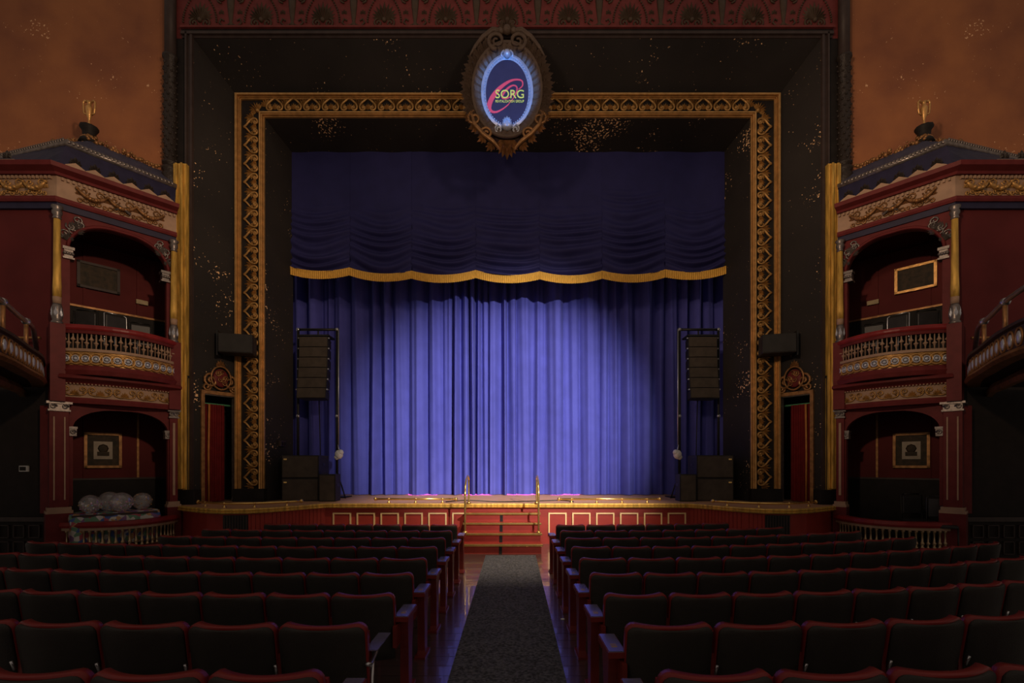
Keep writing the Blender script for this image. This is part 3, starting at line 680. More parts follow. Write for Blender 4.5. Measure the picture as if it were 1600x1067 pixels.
bal = MB().lathe([(.012,0), (.012,.05), (.024,.085), (.040,.10), (.040,.112), (.014,.125), (.010,.27)], (0,0,0), 6).mesh('spindle', 'tan')
ros = MB(); ros.tube([(.10*cos(a), .10*sin(a), 0) for a in [i*2*pi/14 for i in range(14)]], .018, 5, closed=True); rosm = ros.mesh('ring', 'gold_dull')
bos = MB(); bos.ball((0,0,.0), .035, 8, None, (1,1,.6)); bos.tube([(.052*cos(a), .052*sin(a), 0) for a in [i*2*pi/12 for i in range(12)]], .012, 5, closed=True); bosm = bos.mesh('rosette', 'sign_rim')
def along(path, n):
    P = [Vector(p) for p in path]; seg = [(b-a).length for a, b in zip(P, P[1:])]; tot = sum(seg); out = []
    for i in range(n):
        s = tot*(i+.5)/n; k = 0
        while k < len(seg)-1 and s > seg[k]: s -= seg[k]; k += 1
        t = (P[k+1]-P[k]).normalized(); out.append((P[k]+t*s, t))
    return out
for i, (p, t) in enumerate(along(BW, 28)):
    M = Matrix.Translation((p.x, p.y, 3.83))
    inst('spindle', bal, bx, M if i % 2 else M @ Matrix.Translation((0,0,.27)) @ Matrix.Rotation(pi, 4, 'X'))
for i, (p, t) in enumerate(along(BW, 13)):
    M = Mx((p.x+t.y*.012, p.y-t.x*.012, 3.65), (t.x,t.y,0), (0,0,1)); inst('ring', rosm, bx, M); inst('rosette', bosm, bx, M @ Matrix.Translation((0,0,.015)))
# lower cornice of the balcony with leaf frieze
BW2 = bow(.06, .16)
MB().sweep(BW2, [(-.2,3.26), (.16,3.36), (.20,3.33), (.20,3.29), (.08,3.24), (.04,3.20), (-.2,3.20)]).build('balcony_cornice', 'red_paint', bx)
MB().sweep(BW2, [(-.2,2.96), (.02,2.96), (.02,3.22), (-.2,3.22)]).build('leaf_frieze', 'tan', bx)
MB().sweep(BW2, [(-.2,2.86), (.04,2.86), (.05,2.92), (.03,2.965), (-.2,2.965)]).build('frieze_moulding', 'red_paint', bx)
mb = MB()
for p, t in along(BW2, 36): mb.ball((p.x+t.y*.05, p.y-t.x*.05, 3.21), .02, 5)
tag(mb.build('bead_row', 'tan', bx), kind='stuff')
for i, (p, t) in enumerate(along(BW2, 5)):
    g = MB(); M = Mx((p.x+t.y*.025, p.y-t.x*.025, 3.08), (t.x,t.y,0), (0,0,1))
    palmette(g, 7, .11, .016, 1.25, .03, (0,-.07), M)
    for s in (-1, 1):
        g.tube([M @ Vector((s*x, y, .012)) for x, y, _ in spiral((.11,.03), .06, .012, -pi/2, 1.5, 14)], .011, 4)
        g.tube([M @ Vector((s*x, y, .012)) for x, y in ((0,-.07), (.07,-.075), (.14,-.05), (.17,.0))], .013, 4)
    g.build('scroll_leaf', 'gold_dull', bx)
# lower storey
arch_panel(.20, BL-.14, 1.0, 2.42, 2.78, 2.88, 'red_paint', 'lower_arch')
for u0_, u1_, v0_, v1_ in ((-.12,.14,-.12,.10), (BL-.12,BL+.02,-.1,.06)):
    mb = MB(); bbox(mb, u0_, u1_, v0_, v1_, .98, 2.70); mb.build('pilaster', 'red_paint', bx, bevel=.006)
    mb = MB(); bbox(mb, u0_+.05, u0_+.07, v1_-.01, v1_+.02, 1.12, 2.6); bbox(mb, u1_-.07, u1_-.05, v1_-.01, v1_+.02, 1.12, 2.6); mb.build('flute', 'tan', bx)
    mb = MB(); bbox(mb, u0_-.02, u1_+.02, v0_, v1_+.03, 2.70, 2.73); bbox(mb, u0_, u1_, v0_, v1_+.02, 2.73, 2.83); bbox(mb, u0_-.04, u1_+.04, v0_, v1_+.05, 2.83, 2.87)
    for s in (.2, .8): mb.tube([BM(u0_+(u1_-u0_)*s, v1_+.03, 2.78) @ Vector(p) for p in spiral((0,0), .05, .012, 0, 1.4, 10)], .013, 5)
    mb.build('capital', 'silver', bx)
    mb = MB(); bbox(mb, u0_-.05, u1_+.05, v0_, v1_+.05, .88, .93); bbox(mb, u0_-.03, u1_+.03, v0_, v1_+.03, .93, .99); mb.build('pilaster_base', 'tan', bx)
    mb = MB(); bbox(mb, u0_-.05, u1_+.05, v0_, v1_+.05, 0, .88); mb.build('pedestal', 'red_paint', bx)
mb = MB(); mb.box(P0.x-.27, P0.x-.10, 8.55, 8.8, .88, 2.8); mb.build('side_pilaster', 'red_paint', bx)
for s, u in ((1,.20), (-1,BL-.14)):
    mb = MB(); bbox(mb, u-.06, u+.06, -.13, .04, 2.40, 2.44); bbox(mb, u-.05, u+.05, -.12, .03, 2.27, 2.40); 
    mb.tube([BM(u,.04,2.34) @ Vector(p) for p in spiral((0,0), .045, .012, 0, 1.4, 10)], .014, 5); mb.build('impost_capital', 'silver', bx)
BW3 = bow(.12, .55)
MB().sweep(BW3, [(-.12,.62), (.05,.62), (.07,.66), (.05,.72), (-.12,.72)]).build('lower_hand_rail', 'red_rail', bx)
MB().sweep(BW3, [(-.10,.16), (.05,.16), (.05,.24), (-.10,.24)]).build('lower_plinth', 'red_paint', bx)
MB().sweep(BW3, [(-.10,.57), (.035,.57), (.035,.62), (-.10,.62)]).build('rail_moulding', 'tan', bx)
MB().sweep(BW3, [(-.35,.0), (.03,.0), (.03,.16), (-.35,.16)]).build('box_base', 'red_paint', bx)
mat('baluster_gilt', (.42, .30, .17), .3, .7, var=.3)
bl2 = MB().lathe([(.035,0), (.035,.03), (.018,.045), (.033,.08), (.036,.10), (.02,.13), (.016,.20), (.020,.28), (.032,.30), (.032,.34)], (0,0,0), 8).mesh('baluster', 'baluster_gilt')
for p, t in along(BW3, 21): inst('baluster', bl2, bx, Matrix.Translation((p.x-t.y*.03, p.y+t.x*.03, .24)))
# rooms behind the openings
MB().add([Bp(.02,.1,3.8), Bp(BL,.1,3.8), Bp(BL+.3,-1.7,3.8), Bp(-.3,-1.7,3.8)], [(0,1,2,3)]).build('upper_box_floor', 'dark_wall', bx, fix=False)
for z0, z1, nm in ((3.45,6.4,'upper'), (.2,2.9,'lower')):
    mb = MB(); mb.add([Bp(-.3,-1.6,z0), Bp(BL+.3,-1.6,z0), Bp(BL+.3,-1.6,z1), Bp(-.3,-1.6,z1), Bp(.02,-.1,z0), Bp(.02,-.1,z1), Bp(BL+.02,-.1,z0), Bp(BL+.02,-.1,z1)], [(0,1,2,3), (4,0,3,5), (1,6,7,2), (5,3,2,7)]); mb.build(nm+'_box_wall', 'red_wall', bx, fix=False)
    zc_ = 5.02 if nm == 'upper' else 1.42
    mb = MB(); bbox(mb, -.28, BL+.28, -1.59, -1.56, z0, zc_); mb.build('wainscot', 'black_paint', bx)
    mb = MB(); bbox(mb, -.28, BL+.28, -1.60, -1.53, zc_, zc_+.04); mb.build('chair_rail', 'dark_molding' if nm == 'lower' else 'bronze', bx)
    for u in (.55, 1.45): mb = MB(); bbox(mb, u-.02, u+.02, -1.60, -1.57, zc_, z1); mb.build('batten', 'bronze' if nm == 'lower' and u > 1 else 'red_wall', bx)
mb = MB(); mb.add([Bp(-.2,-.1,.2), Bp(BL,-.1,.2), Bp(BL+.3,-1.6,.2), Bp(-.3,-1.6,.2), *[Bp(u,.6,.2) for u in (.5,1.2)]], [(0,1,2,3), (0,4,5,1)]); mb.build('lower_box_floor', 'dark_wall', bx, fix=False)

# urn on the roof
UX = -8.13
ur = thing('roof_urn', (UX, 9.35, zr+.38), 'gold two-handled urn on a dark pedestal, LEFT box roof', 'urn'); LEFT.append(ur)
mb = MB(); mb.lathe([(.17,0), (.15,.05), (.10,.10), (.11,.22), (.15,.28), (.15,.32), (.06,.34)], (UX,9.35,zr+.38), 10); mb.build('pedestal', 'black_paint', ur)
mb = MB(); mb.lathe([(.05,0), (.035,.03), (.018,.07), (.02,.12), (.045,.20), (.06,.32), (.058,.36), (.035,.39), (.03,.44), (.055,.47)], (UX,9.35,zr+.72), 12); mb.build('vase', 'gold', ur)
for s in (-1, 1): mb = MB(); mb.tube([(UX+s*x, 9.35, zr+.72+z) for x, z in ((.045,.22), (.10,.25), (.11,.36), (.115,.46), (.085,.50), (.06,.47))], .018, 6); mb.build('handle', 'gold', ur)

# pictures and small fittings inside the boxes
def picture(u, z, w_, h_, label, inner, frame_m):
    t = thing('framed_picture', Bp(u,-1.56,z-h_/2), label, 'picture'); M = BM(u,-1.575,z); LEFT.append(t)
    mb = MB()
    for a in ((-w_/2,w_/2,h_/2-.05,h_/2), (-w_/2,w_/2,-h_/2,-h_/2+.05), (-w_/2,-w_/2+.05,-h_/2,h_/2), (w_/2-.05,w_/2,-h_/2,h_/2)): mb.box(a[0],a[1],a[2],a[3],0,.05,M)
    mb.build('frame', frame_m, t); MB().box(-w_/2+.04,w_/2-.04,-h_/2+.04,h_/2-.04,0,.02,M).build('print', 'picture_dark', t)
    if inner:
        MB().box(-w_/4,w_/4,-h_/4,h_/4,.01,.024,M).build('mount', 'mat_board', t)
        g = MB(); g.ball((0,.04,.026), w_*.15, 8, M, (1,1,.03)); g.box(-.1,.1,-.12,-.03,.024,.028,M); g.build('figure', 'picture_dark', t)
picture(.78, 5.72, .70, .55, 'dark framed picture on the back wall of LEFT upper box', False, 'dark_molding')
picture(.85, 2.05, .62, .75, 'framed print with pale centre inside the LEFT lower box', True, 'bronze')
o = MB(); o.box(-.11,.11,-.05,.05,0,.03,BM(1.52,-1.56,5.38)); o = o.build('wall_plaque', 'exit_plate', None, bevel=.01); tag(o, 'small brass plaque on LEFT upper box wall', 'plaque'); LEFT.append(o)
def box_chair(u, v, rot, z, label, fm_='black_metal'):
    c = Bp(u,v,z); t = thing('banquet_chair', c, label, 'chair', 'chairs in the boxes'); M = Matrix.Translation(c) @ Matrix.Rotation(atan2(BD.y,BD.x)+rot, 4, 'Z'); LEFT.append(t)
    mb = MB(); mb.box(-.20,.20,-.2,.2,.42,.48,M); mb.build('seat', 'chair_dark', t, bevel=.02)
    mb = MB(); mb.box(-.17,.17,-.215,-.185,.58,.92,M); mb.build('backrest', 'chair_dark', t, bevel=.02)
    for s in (-1, 1):
        mb = MB(); mb.tube([M @ Vector(p) for p in ((s*.19,-.26,0), (s*.19,-.2,.45), (s*.19,-.22,.94), (s*.14,-.22,.965))], .013, 6); mb.build('back_leg', fm_, t)
        mb = MB(); mb.tube([M @ Vector(p) for p in ((s*.19,.22,0), (s*.19,.18,.44))], .013, 6); mb.build('front_leg', fm_, t)
    mb = MB(); mb.tube([M @ Vector(p) for p in ((-.14,-.22,.965), (.14,-.22,.965))], .013, 6); mb.build('top_rail', fm_, t)
box_chair(.35, -.50, 2.6, 3.8, 'dark chair nearest the corner column in LEFT upper box')
box_chair(.95, -.35, 3.4, 3.8, 'metal chair with shiny frame in the middle of LEFT upper box', 'steel')
box_chair(1.35, -.75, 3.0, 3.8, 'dark chair nearest the stage in LEFT upper box')

# side walls: upper plaster wall, frontal wall under and over the gallery
o = MB().add([(-12.5,9.9,7.0), (-7.2,10.42,7.0), (-7.2,10.42,13), (-12.5,9.9,13)], [(0,1,2,3)]).build('wall_left_upper', 'orange_plaster', fix=False); tag(o, 'flaking orange plaster wall above the LEFT box', 'wall', kind='structure'); LEFT.append(o)
o = MB().box(-12.5, -8.08, 8.62, 8.8, 3.2, 6.6).build('wall_left', 'red_wall'); tag(o, 'plain dark red wall outside the LEFT box', 'wall', kind='structure'); LEFT.append(o)
o = MB().box(-12.5, -8.2, 8.72, 8.9, 0, 3.2).build('wall_left_lower', 'dark_wall'); tag(o, 'dark wall below the LEFT gallery', 'wall', kind='structure'); LEFT.append(o)
MB().box(-12.5, -8.2, 8.66, 8.74, .72, .80).build('dado_rail', 'dark_molding', o)
for i in range(5):
    for z in (.12, .42):
        x = -8.55-i*.28; mb = MB()
        for a in ((-.10,.10,.22,.235), (-.10,.10,0,.015), (-.10,-.085,0,.235), (.085,.10,0,.235)): mb.box(x+a[0],x+a[1],8.69,8.74,z+a[2],z+a[3])
        mb.build('panel_moulding', 'dark_molding', o)
o = thing('wall_thermostat', (-8.75, 8.70, 1.66), 'small pale thermostat on the dark wall under left gallery', 'thermostat')
MB().box(-8.82,-8.66,8.685,8.725,1.62,1.73).build('case', 'plate_white', o, bevel=.008); MB().box(-8.80,-8.69,8.68,8.69,1.64,1.71).build('display', 'black_paint', o)

# gallery (left, mirrored)
GP = smooth_path([(-8.35,8.62,0), (-7.69,7.9,0), (-7.29,7.3,0), (-6.93,6.77,0), (-6.69,6.38,0), (-6.42,5.8,0), (-6.25,5.0,0), (-6.15,3.6,0), (-6.15,2.2,0)], 4); GP = [(p.x, p.y) for p in GP][::-1]
# travel away from the audience; the hall lies to the right
ga = thing('gallery_balcony', (-7.3, 7.3, 3.15), 'curved gallery front with bosses and pipe rail, LEFT of hall', 'balcony'); LEFT.append(ga)
MB().sweep(GP, [(-.08,3.22), (.02,3.22), (.02,3.50), (.06,3.52), (.06,3.56), (-.08,3.56)]).build('parapet', 'dark_molding', ga)
MB().sweep(GP, [(-.12,3.13), (.05,3.13), (.09,3.17), (.06,3.22), (-.12,3.22)]).build('base_moulding', 'bronze', ga)
mb = MB(); k = len(GP); mb.add([(x,y,3.14) for x,y in GP] + [(-12.5,y,3.14) for x,y in GP], [(i,i+1,k+i+1,k+i) for i in range(k-1)]); mb.build('soffit', 'dark_wall', ga, fix=False)
MB().sweep([(x-.75,y+.45) for x,y in GP], [(-.05,2.98), (.03,2.98), (.05,3.05), (.0,3.14), (-.05,3.14)]).build('soffit_moulding', 'bronze', ga)
gb_ = MB(); gb_.ball((0,0,0), .07, 10, None, (.8,1.2,.35)); gbm = gb_.mesh('boss', 'sign_rim')
gr_ = MB(); gr_.tube([(.085*cos(a), .115*sin(a), 0) for a in [i*2*pi/14 for i in range(14)]], .016, 5, closed=True); grm = gr_.mesh('boss_ring', 'bronze')
for p, t in along(GP, 32):
    M = Mx((p.x+t.y*.025, p.y-t.x*.025, 3.36), (t.x,t.y,0), (0,0,1)); inst('boss', gbm, ga, M); inst('boss_ring', grm, ga, M)
rail = [Vector((p[0]-.12, p[1]+.02, 4.02)) for p in GP]; rail = [q for q in rail if q.y < 8.15]
mb = MB(); mb.tube(rail+[Vector((rail[-1].x-.2, rail[-1].y+.25, 3.75))], .035, 8); mb.build('pipe_rail', 'steel', ga)
for q in [min(rail, key=lambda r: abs(r.y-yy)) for yy in (7.55, 6.65, 5.7, 4.7, 3.6, 2.5)]:
    mb = MB(); mb.tube([(q.x,q.y,3.52), (q.x,q.y,4.0)], .028, 8); mb.build('rail_post', 'bronze', ga)
    mb = MB(); mb.ball((q.x,q.y,4.02), .062, 8); mb.build('rail_knob', 'steel', ga)
mb = MB(); mb.tube([(-10,8.45,3.98), (-8.2,8.45,3.98)], .025, 6); mb.build('back_rail', 'bronze', ga)

# ================================================================== STAGE STEPS
ss = thing('stage_steps', (-.1, 9.4, 0), 'red steps with brass nosings and handrails up to the stage', 'steps')
X0, X1 = -.88, .68
for k in range(1, 5):
    z = SZ*k/5; y = 9.4+.26*(k-1)
    MB().box(X0, X1, y+.01, 10.52, z-SZ/5, z-.025).build('riser', 'stage_red', ss); MB().box(X0-.02, X1+.02, y-.01, 10.5, z-.025, z).build('tread', 'stage_red', ss)
    MB().box(X0-.03, X1+.03, y-.035, y+.05, z-.03, z+.01).build('nosing', 'brass', ss, bevel=.006)
    MB().box(-.15, -.09, y-.001, y+.012, z-SZ/5, z-.03).build('centre_strip', 'black_paint', ss)
for x in (X0+.04, X1-.04):
    mb = MB(); mb.tube(smooth_path([(x,9.66,.36), (x,9.66,.9), (x,9.68,1.22), (x,9.85,1.40), (x,10.2,1.50), (x,10.42,1.46), (x,10.46,1.3), (x,10.46,.89)], 4), .02, 8); mb.build('handrail', 'brass', ss)
    for (y, z) in ((9.66,.37), (10.46,.9)): mb = MB(); mb.lathe([(.05,0), (.05,.02), (.025,.04)], (x,y,z), 10); mb.build('rail_flange', 'brass', ss)
    mb = MB(); mb.ball((x,9.66,1.15), .03, 8); mb.build('rail_joint', 'brass', ss)

# brass rails along the stage edge
def brass_rail(pts, label, z=.085):
    t = thing('brass_rail', (*pts[0], SZ), label, 'rail', 'low brass rails on the stage edge'); P3 = [(x,y,SZ+z) for x,y in pts]
    mb = MB(); mb.tube(P3, .024, 8); mb.build('pipe', 'brass', t)
    n = max(2, int(sum(math.dist(a,b) for a,b in zip(pts,pts[1:]))/.75)+1); sp = along(pts, n)
    for p, tt in sp:
        mb = MB(); mb.lathe([(.04,0), (.04,.015), (.016,.03), (.016,.07), (.034,.075), (.034,.105)], (p.x,p.y,SZ), 8); mb.build('post', 'brass', t)
    for e in (P3[0], P3[-1]): mb = MB(); mb.ball(e, .042, 8); mb.build('finial', 'brass', t)
    return t
brass_rail([(-2.95,10.72), (-1.15,10.72)], 'straight low brass rail on stage edge left of the steps')
brass_rail([(1.15,10.72), (3.4,10.72)], 'straight low brass rail on stage edge right of the steps')
cv = [(-4.35,10.15), (-4.7,9.78), (-5.05,9.55), (-5.45,9.5), (-5.9,9.65), (-6.4,9.95)]
LEFT.append(brass_rail([(p.x,p.y) for p in smooth_path([(x,y,0) for x,y in cv], 3)], 'curved low brass rail on the LEFT stage apron'))
mb = MB(); mb.tube(smooth_path([(-1.4,10.85,SZ+.015), (-.9,10.8,SZ+.05), (-.2,10.9,SZ+.012), (.5,10.82,SZ+.03), (1.2,10.8,SZ+.05), (1.5,10.9,SZ+.012)], 5), .012, 5); o = mb.build('stage_cable', 'black_metal'); tag(o, 'black cable trailing across the stage edge behind the steps', 'cable')

# ================================================================== PA SYSTEM (left, mirrored)
ly = 12.45
tf = thing('speaker_truss', (-4.98, ly, SZ), 'black goalpost frame carrying the LEFT line array', 'truss'); LEFT.append(tf)
for x in (-5.45, -4.44):
    mb = MB(); mb.tube([(x,ly,SZ), (x,ly,5.26)], .035, 8); mb.build('upright', 'black_metal', tf)
    mb = MB(); mb.box(x-.3,x+.3,ly-.25,ly+.25,SZ,SZ+.03); mb.build('base_plate', 'black_metal', tf)
    for z in (5.24, 3.0): mb = MB(); mb.ball((x,ly,z), .05, 8); mb.build('clamp', 'steel', tf)
mb = MB(); mb.tube([(-5.48,ly,5.24), (-4.40,ly,5.24)], .035, 8); mb.build('crossbar', 'black_metal', tf)
mb = MB(); mb.tube([(-4.38,ly-.06,5.24), (-4.38,ly-.06,2.25)], .018, 6); mb.build('chain_pole', 'steel', tf)
mb = MB(); mb.tube([(-4.46,ly,1.55), (-4.25,ly-.2,1.2), (-4.1,ly-.35,SZ)], .02, 6); mb.build('brace', 'black_metal', tf)
la = thing('line_array', (-4.97, ly-.1, 3.4), 'curved stack of six black line array cabinets, LEFT truss', 'speaker'); LEFT.append(la)
for i in range(6):
    z = 4.98-.268*i; M = Matrix.Translation((-4.93, ly-.1-.012*i*i*.4, z)) @ Matrix.Rotation(-.025*i, 4, 'X')
    mb = MB(); mb.add([M @ Vector(p) for p in ((-.37,-.2,0), (.37,-.2,0), (.37,-.2,-.262), (-.37,-.2,-.262), (-.30,.2,-.03), (.30,.2,-.03), (.30,.2,-.23), (-.30,.2,-.23))], [(0,3,2,1), (4,5,6,7), (0,1,5,4), (1,2,6,5), (2,3,7,6), (3,0,4,7)]); c = mb.build('cabinet', 'speaker_black', la, bevel=.008)
    mb = MB(); mb.add([M @ Vector(p) for p in ((-.35,-.207,-.012), (0,-.225,-.012), (.35,-.207,-.012), (.35,-.207,-.25), (0,-.225,-.25), (-.35,-.207,-.25))], [(0,5,4,1), (1,4,3,2)]); mb.build('grille', 'grille', c, fix=False)
    for s in (-1, 1): mb = MB(); mb.box(s*.385-.015,s*.385+.015,-.19,-.13,-.05,-.02,M); mb.build('rigging_pin', 'steel', c)
mb = MB(); mb.box(-5.32,-4.54,ly-.32,ly+.1,4.99,5.03); mb.tube([(-4.93,ly,5.03), (-4.93,ly,5.24)], .02, 6); mb.build('fly_bar', 'black_metal', la)
mb = MB(); mb.tube([(-4.9,ly-.02,3.42), (-4.88,ly,2.4), (-4.84,ly-.05,SZ+.02)], .014, 5); mb.build('cable', 'black_metal', la)
hb = thing('hoist_chain_bag', (-4.32, ly-.12, 1.9), 'white cloth chain bag hanging from the LEFT truss', 'bag'); LEFT.append(hb)
mb = MB(); mb.ball((-4.34,ly-.14,2.0), .11, 10, None, (1,1,1.1)); mb.ball((-4.40,ly-.14,1.93), .07, 8); mb.ball((-4.29,ly-.16,2.05), .08, 8); mb.build('bag', 'white_cloth', hb)
mb = MB(); mb.tube([(-4.38,ly-.08,2.25), (-4.34,ly-.12,2.08)], .015, 5); mb.build('hook', 'steel', hb)
def cab(name, x, y, z, w_, d_, h_, rot, label, badge=True):
    t = thing(name, (x,y,z), label, 'speaker'); LEFT.append(t); M = Matrix.Translation((x,y,z)) @ Matrix.Rotation(rot, 4, 'Z')
    MB().box(-w_/2,w_/2,-d_/2,d_/2,.0,h_,M).build('cabinet', 'speaker_black', t, bevel=.012)
    MB().box(-w_/2+.025,w_/2-.025,-d_/2-.012,-d_/2+.005,.025,h_-.025,M).build('grille', 'grille', t)
    if badge: MB().box(-w_/2+.05,-w_/2+.12,-d_/2-.016,-d_/2-.01,h_-.11,h_-.08,M).build('badge', 'brass', t)
    for s in (-1, 1): MB().box(s*w_/2-.006,s*w_/2+.006,-.08,.08,h_*.55,h_*.65,M).build('handle', 'black_metal', t)
cab('subwoofer', -4.86, 11.55, SZ, .84, .75, .535, .08, 'lower black subwoofer on stage beside LEFT reveal')
cab('subwoofer', -4.86, 11.55, SZ+.537, .84, .75, .535, .08, 'upper black subwoofer stacked on another at LEFT of stage')
cab('monitor_speaker', -4.17, 11.25, SZ, .38, .38, .63, .05, 'small black speaker beside the LEFT subwoofers', False)
cab('bass_cabinet', -5.12, 12.2, SZ, .30, .3, .80, .0, 'black cabinet behind the LEFT subwoofer stack', False)
ws = thing('wall_speaker', (-6.02, 10.75, 4.2), 'black speaker mounted on the LEFT side of gilded frame', 'speaker'); LEFT.append(ws)
M = Matrix.Translation((-6.02,10.72,4.2)) @ Matrix.Rotation(.25, 4, 'Z')
MB().box(-.34,.34,-.2,.2,0,.42,M).build('cabinet', 'speaker_black', ws, bevel=.015); MB().box(-.32,.32,-.212,-.19,.02,.40,M).build('grille', 'speaker_black', ws)
MB().box(-.40,-.37,-.1,.30,-.05,.5,M).build('yoke', 'black_metal', ws); MB().box(-.40,.1,.2,.33,.1,.16,M).build('bracket', 'black_metal', ws)
ob = thing('power_outlet', (-5.5,11.6,2.1), 'small wall outlet box on the left inner reveal', 'outlet')
MB().box(-5.50,-5.43,11.5,11.75,2.18,2.32).build('case', 'dark_molding', ob, bevel=.01)
for y in (11.56, 11.69): MB().box(-5.435,-5.42,y-.04,y+.04,2.21,2.29).build('socket', 'black_paint', ob)

# ================================================================== BALLOONS ON THE LEFT LOWER BOX TABLE
tb = thing('draped_table', Bp(.75,.05,.2), 'table under a colourful patterned cloth in the left lower box', 'table')
MB().add([Bp(u,v,z) for z in (.80,.84) for u,v in ((.15,-.25), (1.4,-.25), (1.4,.32), (.15,.32))], [(0,1,2,3), (4,5,6,7), (0,1,5,4), (1,2,6,5), (2,3,7,6), (3,0,4,7)]).build('tabletop', 'dark_molding', tb)
for u in (.22, 1.32):
    for v in (-.2, .27): MB().tube([Bp(u,v,.2), Bp(u,v,.80)], .02, 6).build('leg', 'black_metal', tb)
tcv = tb; mb = MB()
def cloth(u, v):
    a = -.10+1.70*u; b = .42-.75*v; zz = .85+.012*sin(u*30)*sin(v*20)
    if u < .1: zz -= (.1-u)*4
    if v < .18: zz -= (.18-v)*3.2; b = .36+.03*sin(u*40)
    return Bp(max(.12, min(1.44, a)), b, zz)
o = MB().grid(cloth, 60, 20).build('patterned_cloth', 'patterned_cloth', None, fix=False); tag(o, 'colourful patterned cloth draped over the left box table', 'tablecloth')
for (u, v, r, lab) in ((.42,.15,.165,'leftmost clear confetti balloon on the patterned cloth'), (.72,-.02,.185,'rear clear confetti balloon, second from left, on patterned cloth'), (.86,.22,.18,'large clear confetti balloon in front on the patterned cloth'), (1.22,-.02,.165,'gold confetti balloon nearest the stage on the patterned cloth')):
    c = Bp(u,v,.86+r); t = thing('confetti_balloon', Bp(u,v,.86), lab, 'balloon', 'clear confetti balloons')
    mb = MB(); mb.ball(c, r, 24); mb.build('skin', 'balloon_film', t)
    mb = MB(); rr = random.Random(int(u*100))
    for i in range(70):
        th = rr.uniform(0, 6.28); fz_ = rr.uniform(-1, .9 if u > 1 else .3); q = sqrt(1-fz_*fz_)*r*.97
        M = Matrix.Translation((c[0]+q*cos(th), c[1]+q*sin(th), c[2]+fz_*r*.97)) @ Matrix.Rotation(rr.uniform(0,3), 4, 'X') @ Matrix.Rotation(rr.uniform(0,3), 4, 'Y')
        mb.add([(-.011,-.011,0), (.011,-.011,0), (.011,.011,0), (-.011,.011,0)], [(0,1,2,3)], False, M)
    tag(mb.build('confetti_flakes', 'confetti' if u < 1 else 'gold', t, fix=False), kind='stuff')
    mb = MB(); mb.lathe([(.02,-.02), (.008,0), (.012,.015)], (c[0], c[1], c[2]-r), 8); mb.build('knot', 'balloon_film', t)

for u, v, rot, lab in ((.55,-.45,2.4,'dark chair deeper inside the right lower box'), (.15,.12,2.9,'dark chair nearest the corner pilaster in right lower box')):
    box_chair(u, v, rot, .2, lab); t = LEFT.pop(); t.location.x *= -1; t.scale.x = -1
o = MB().lathe([(.02,0), (.025,.004), (.018,.008)], (.52, 5.45, .001), 8).build('paper_scrap', 'white_cloth'); o.location.x = .17; tag(o, 'tiny white paper scrap on the floor right of the carpet', 'scrap')

# ================================================================== SEATS
def sheet(w_, z0, z1, y0, th, bulge, lean, rc, nx=12, nz=10):
    """curved upholstered back: convex toward the rear, rounded top corners"""
    mb = MB(); rows = []
    for side in (0, 1):
        for j in range(nz+1):
            tj = j/nz; tj = tj/.5*.82 if tj < .5 else .82+.18*sin((tj-.5)/.5*pi/2); z = z0+(z1-z0)*tj; dz = z1-z
            inset = rc-sqrt(max(0, rc*rc-(rc-dz)**2)) if dz < rc else 0
            for i in range(nx+1):
                s = -1+2*i/nx; x = s*(w_/2-inset)
                zz = z+.006*s*s*tj
                rows.append((x, y0+(th if side else 0)-bulge*(1-s*s)-lean*(z-z0), zz))
    W = nx+1; H = (nz+1)*W; fs = []
    for j in range(nz):
        for i in range(nx):
            a = j*W+i; fs += [(a,a+1,a+W+1,a+W), (H+a,H+a+W,H+a+W+1,H+a+1)]
    for i in range(nx): fs += [(nz*W+i,nz*W+i+1,H+nz*W+i+1,H+nz*W+i), (i,H+i,H+i+1,i+1)]
    for j in range(nz): fs += [(j*W,j*W+W,H+j*W+W,H+j*W), (j*W+nx,H+j*W+nx,H+j*W+W+nx,j*W+W+nx)]
    return mb.add(rows, fs, True)
SM = {}
SM['back_shell'] = sheet(.470, .30, .783, 0, .022, .062, .16, .045).mesh('back_shell', 'seat_black')
SM['back_cushion'] = sheet(.484, .36, .797, .012, .045, .062, .16, .05).mesh('back_cushion', 'seat_red')
mb = MB(); mb.grid(lambda u, v: (-.21+.42*u, .13+.05*sin(pi*v)+.02*sin(pi*u), .34+.36*v), 8, 6); mb.grid(lambda u, v: (.21-.42*u, .10-.01*sin(pi*u), .34+.36*v), 8, 6)
mb.box(-.21,.21,.10,.13,.34,.70); SM['folded_seat'] = mb.mesh('folded_seat', 'seat_red')
mb = MB(); mb.box(-.016,.016,-.02,.26,0,.58); mb.box(-.03,.03,-.03,.28,0,.025); SM['standard'] = mb.mesh('standard', 'seat_wood')
mb = MB(); mb.box(-.026,.026,-.02,.29,.58,.61); SM['armrest'] = mb.mesh('armrest', 'seat_wood')
mb = MB(); mb.tube([(0,-.05,.50), (0,-.07,.56)], .009, 5); SM['hinge_bolt'] = mb.mesh('hinge_bolt', 'steel')
mb = MB(); mb.add([(x,y,z) for z, a, b in ((.0,.06,.24), (.06,.09,.21), (.34,.085,.22), (.58,.06,.27)) for x, y in ((-.03,a), (.036,a), (.036,b), (-.03,b))], [(k*4+i, k*4+(i+1)%4, k*4+4+(i+1)%4, k*4+4+i) for k in range(3) for i in range(4)]+[(12,13,14,15)]); mb.box(-.05,.05,.03,.28,0,.02); SM['end_panel'] = mb.mesh('end_panel', 'seat_wood')
mb = MB(); mb.box(-.056,.056,-.02,.30,.58,.615); SM['end_armrest'] = mb.mesh('end_armrest', 'seat_wood')
mb = MB(); mb.box(-.050,.050,-.012,.292,.615,.622); SM['arm_pad'] = mb.mesh('arm_pad', 'arm_top')
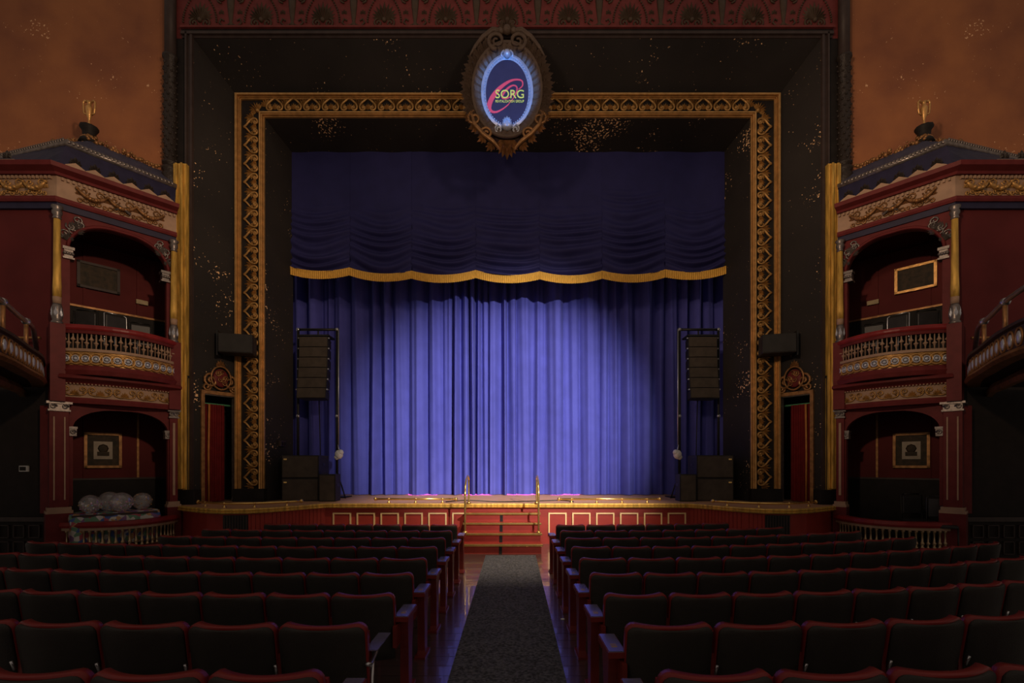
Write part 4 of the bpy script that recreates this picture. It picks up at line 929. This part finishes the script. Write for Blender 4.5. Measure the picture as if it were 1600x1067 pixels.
mb = MB(); mb.box(-.018,.018,.06,.11,.622,.625); SM['number_plate'] = mb.mesh('number_plate', 'brass')
mb = MB(); mb.tube([(0,.0,0), (0,.03,.30), (0,.05,.54)], .013, 6); mb.tube([(0,-.06,.56), (0,.02,.53), (0,.12,.56), (0,.2,.60)], .013, 6); SM['swing_post'] = mb.mesh('swing_post', 'steel')
mb = MB(); mb.box(-.05,-.02,-.06,.08,.40,.56); SM['arm_bracket'] = mb.mesh('arm_bracket', 'seat_wood')
ORD = ['first','second','third','fourth','fifth','sixth','seventh','eighth','ninth','tenth','eleventh','twelfth','thirteenth']
ROWW = ['rearmost','second rearmost','third rearmost','fourth rearmost','middle','fourth','third','second','front']
def part(name, parent, loc=(0,0,0), sx=1):
    o = bpy.data.objects.new(name, SM[name]); col.objects.link(o); o.parent = parent; o.location = loc; o.scale = (sx,1,1); return o
rowY = [2.28+.6725*i for i in range(9)]
wR = [.547,.547,.485,.48,.50,.475,.49,.50,.48]; nR = [5,6,9,12,11,10,9,7,6]
wL = [.547,.547,.485,.48,.50,.475,.49,.47,.45]; nL = [4,6,8,9,11,11,8,8,7]
for side in (-1, 1):
    for i in range(9):
        W_ = (wR if side > 0 else wL)[i]; n = (nR if side > 0 else nL)[i]; Rr = 13.0 if side > 0 else 30.0
        s = 0; x = (.80 if side > 0 else .75)+W_/2; y = rowY[i]
        # march along the bowed row
        for j in range(n):
            ang = math.asin(min(.9, (x-.8)/Rr*1.0))
            t = thing('theatre_seat', (side*x, y, 0), 'folding theatre seat, %s block, %s row, %s from the carpeted aisle' % ('right' if side > 0 else 'left', ROWW[i] + (' from stage' if 5 <= i < 8 else ''), ORD[j]), 'seat', 'dark red folding theatre seats')
            t.rotation_euler = (0, 0, side*ang); k = W_/.5
            for nm in ('back_shell', 'back_cushion', 'folded_seat'): part(nm, t, (0,0,0), k)
            e = -side*W_/2
            if j == 0:
                if side < 0 and i == 1: part('swing_post', t, (e,0,0)); part('arm_pad', t, (e,.03,-.005), .8)
                else:
                    ee = e-side*.035
                    for nm in ('end_panel', 'end_armrest', 'arm_pad', 'number_plate', 'arm_bracket'): part(nm, t, (ee,0,0), -side)
            else: part('standard', t, (e,0,0)); part('armrest', t, (e,0,0)); part('hinge_bolt', t, (e,0,0))
            if j == n-1: part('standard', t, (-e,0,0)); part('armrest', t, (-e,0,0))
            x += W_*cos(ang); y += W_*sin(ang)

mirror_all()
for o in list(bpy.data.objects):      # the right upper box picture has a gilt frame
    if o.get('label', '') == 'dark framed picture on the back wall of right upper box':
        o['label'] = 'gilt framed picture on the back wall of right upper box'
        for c in o.children:
            if c.name.startswith('frame'): c.material_slots[0].link = 'OBJECT'; c.material_slots[0].material = MATS['gold']
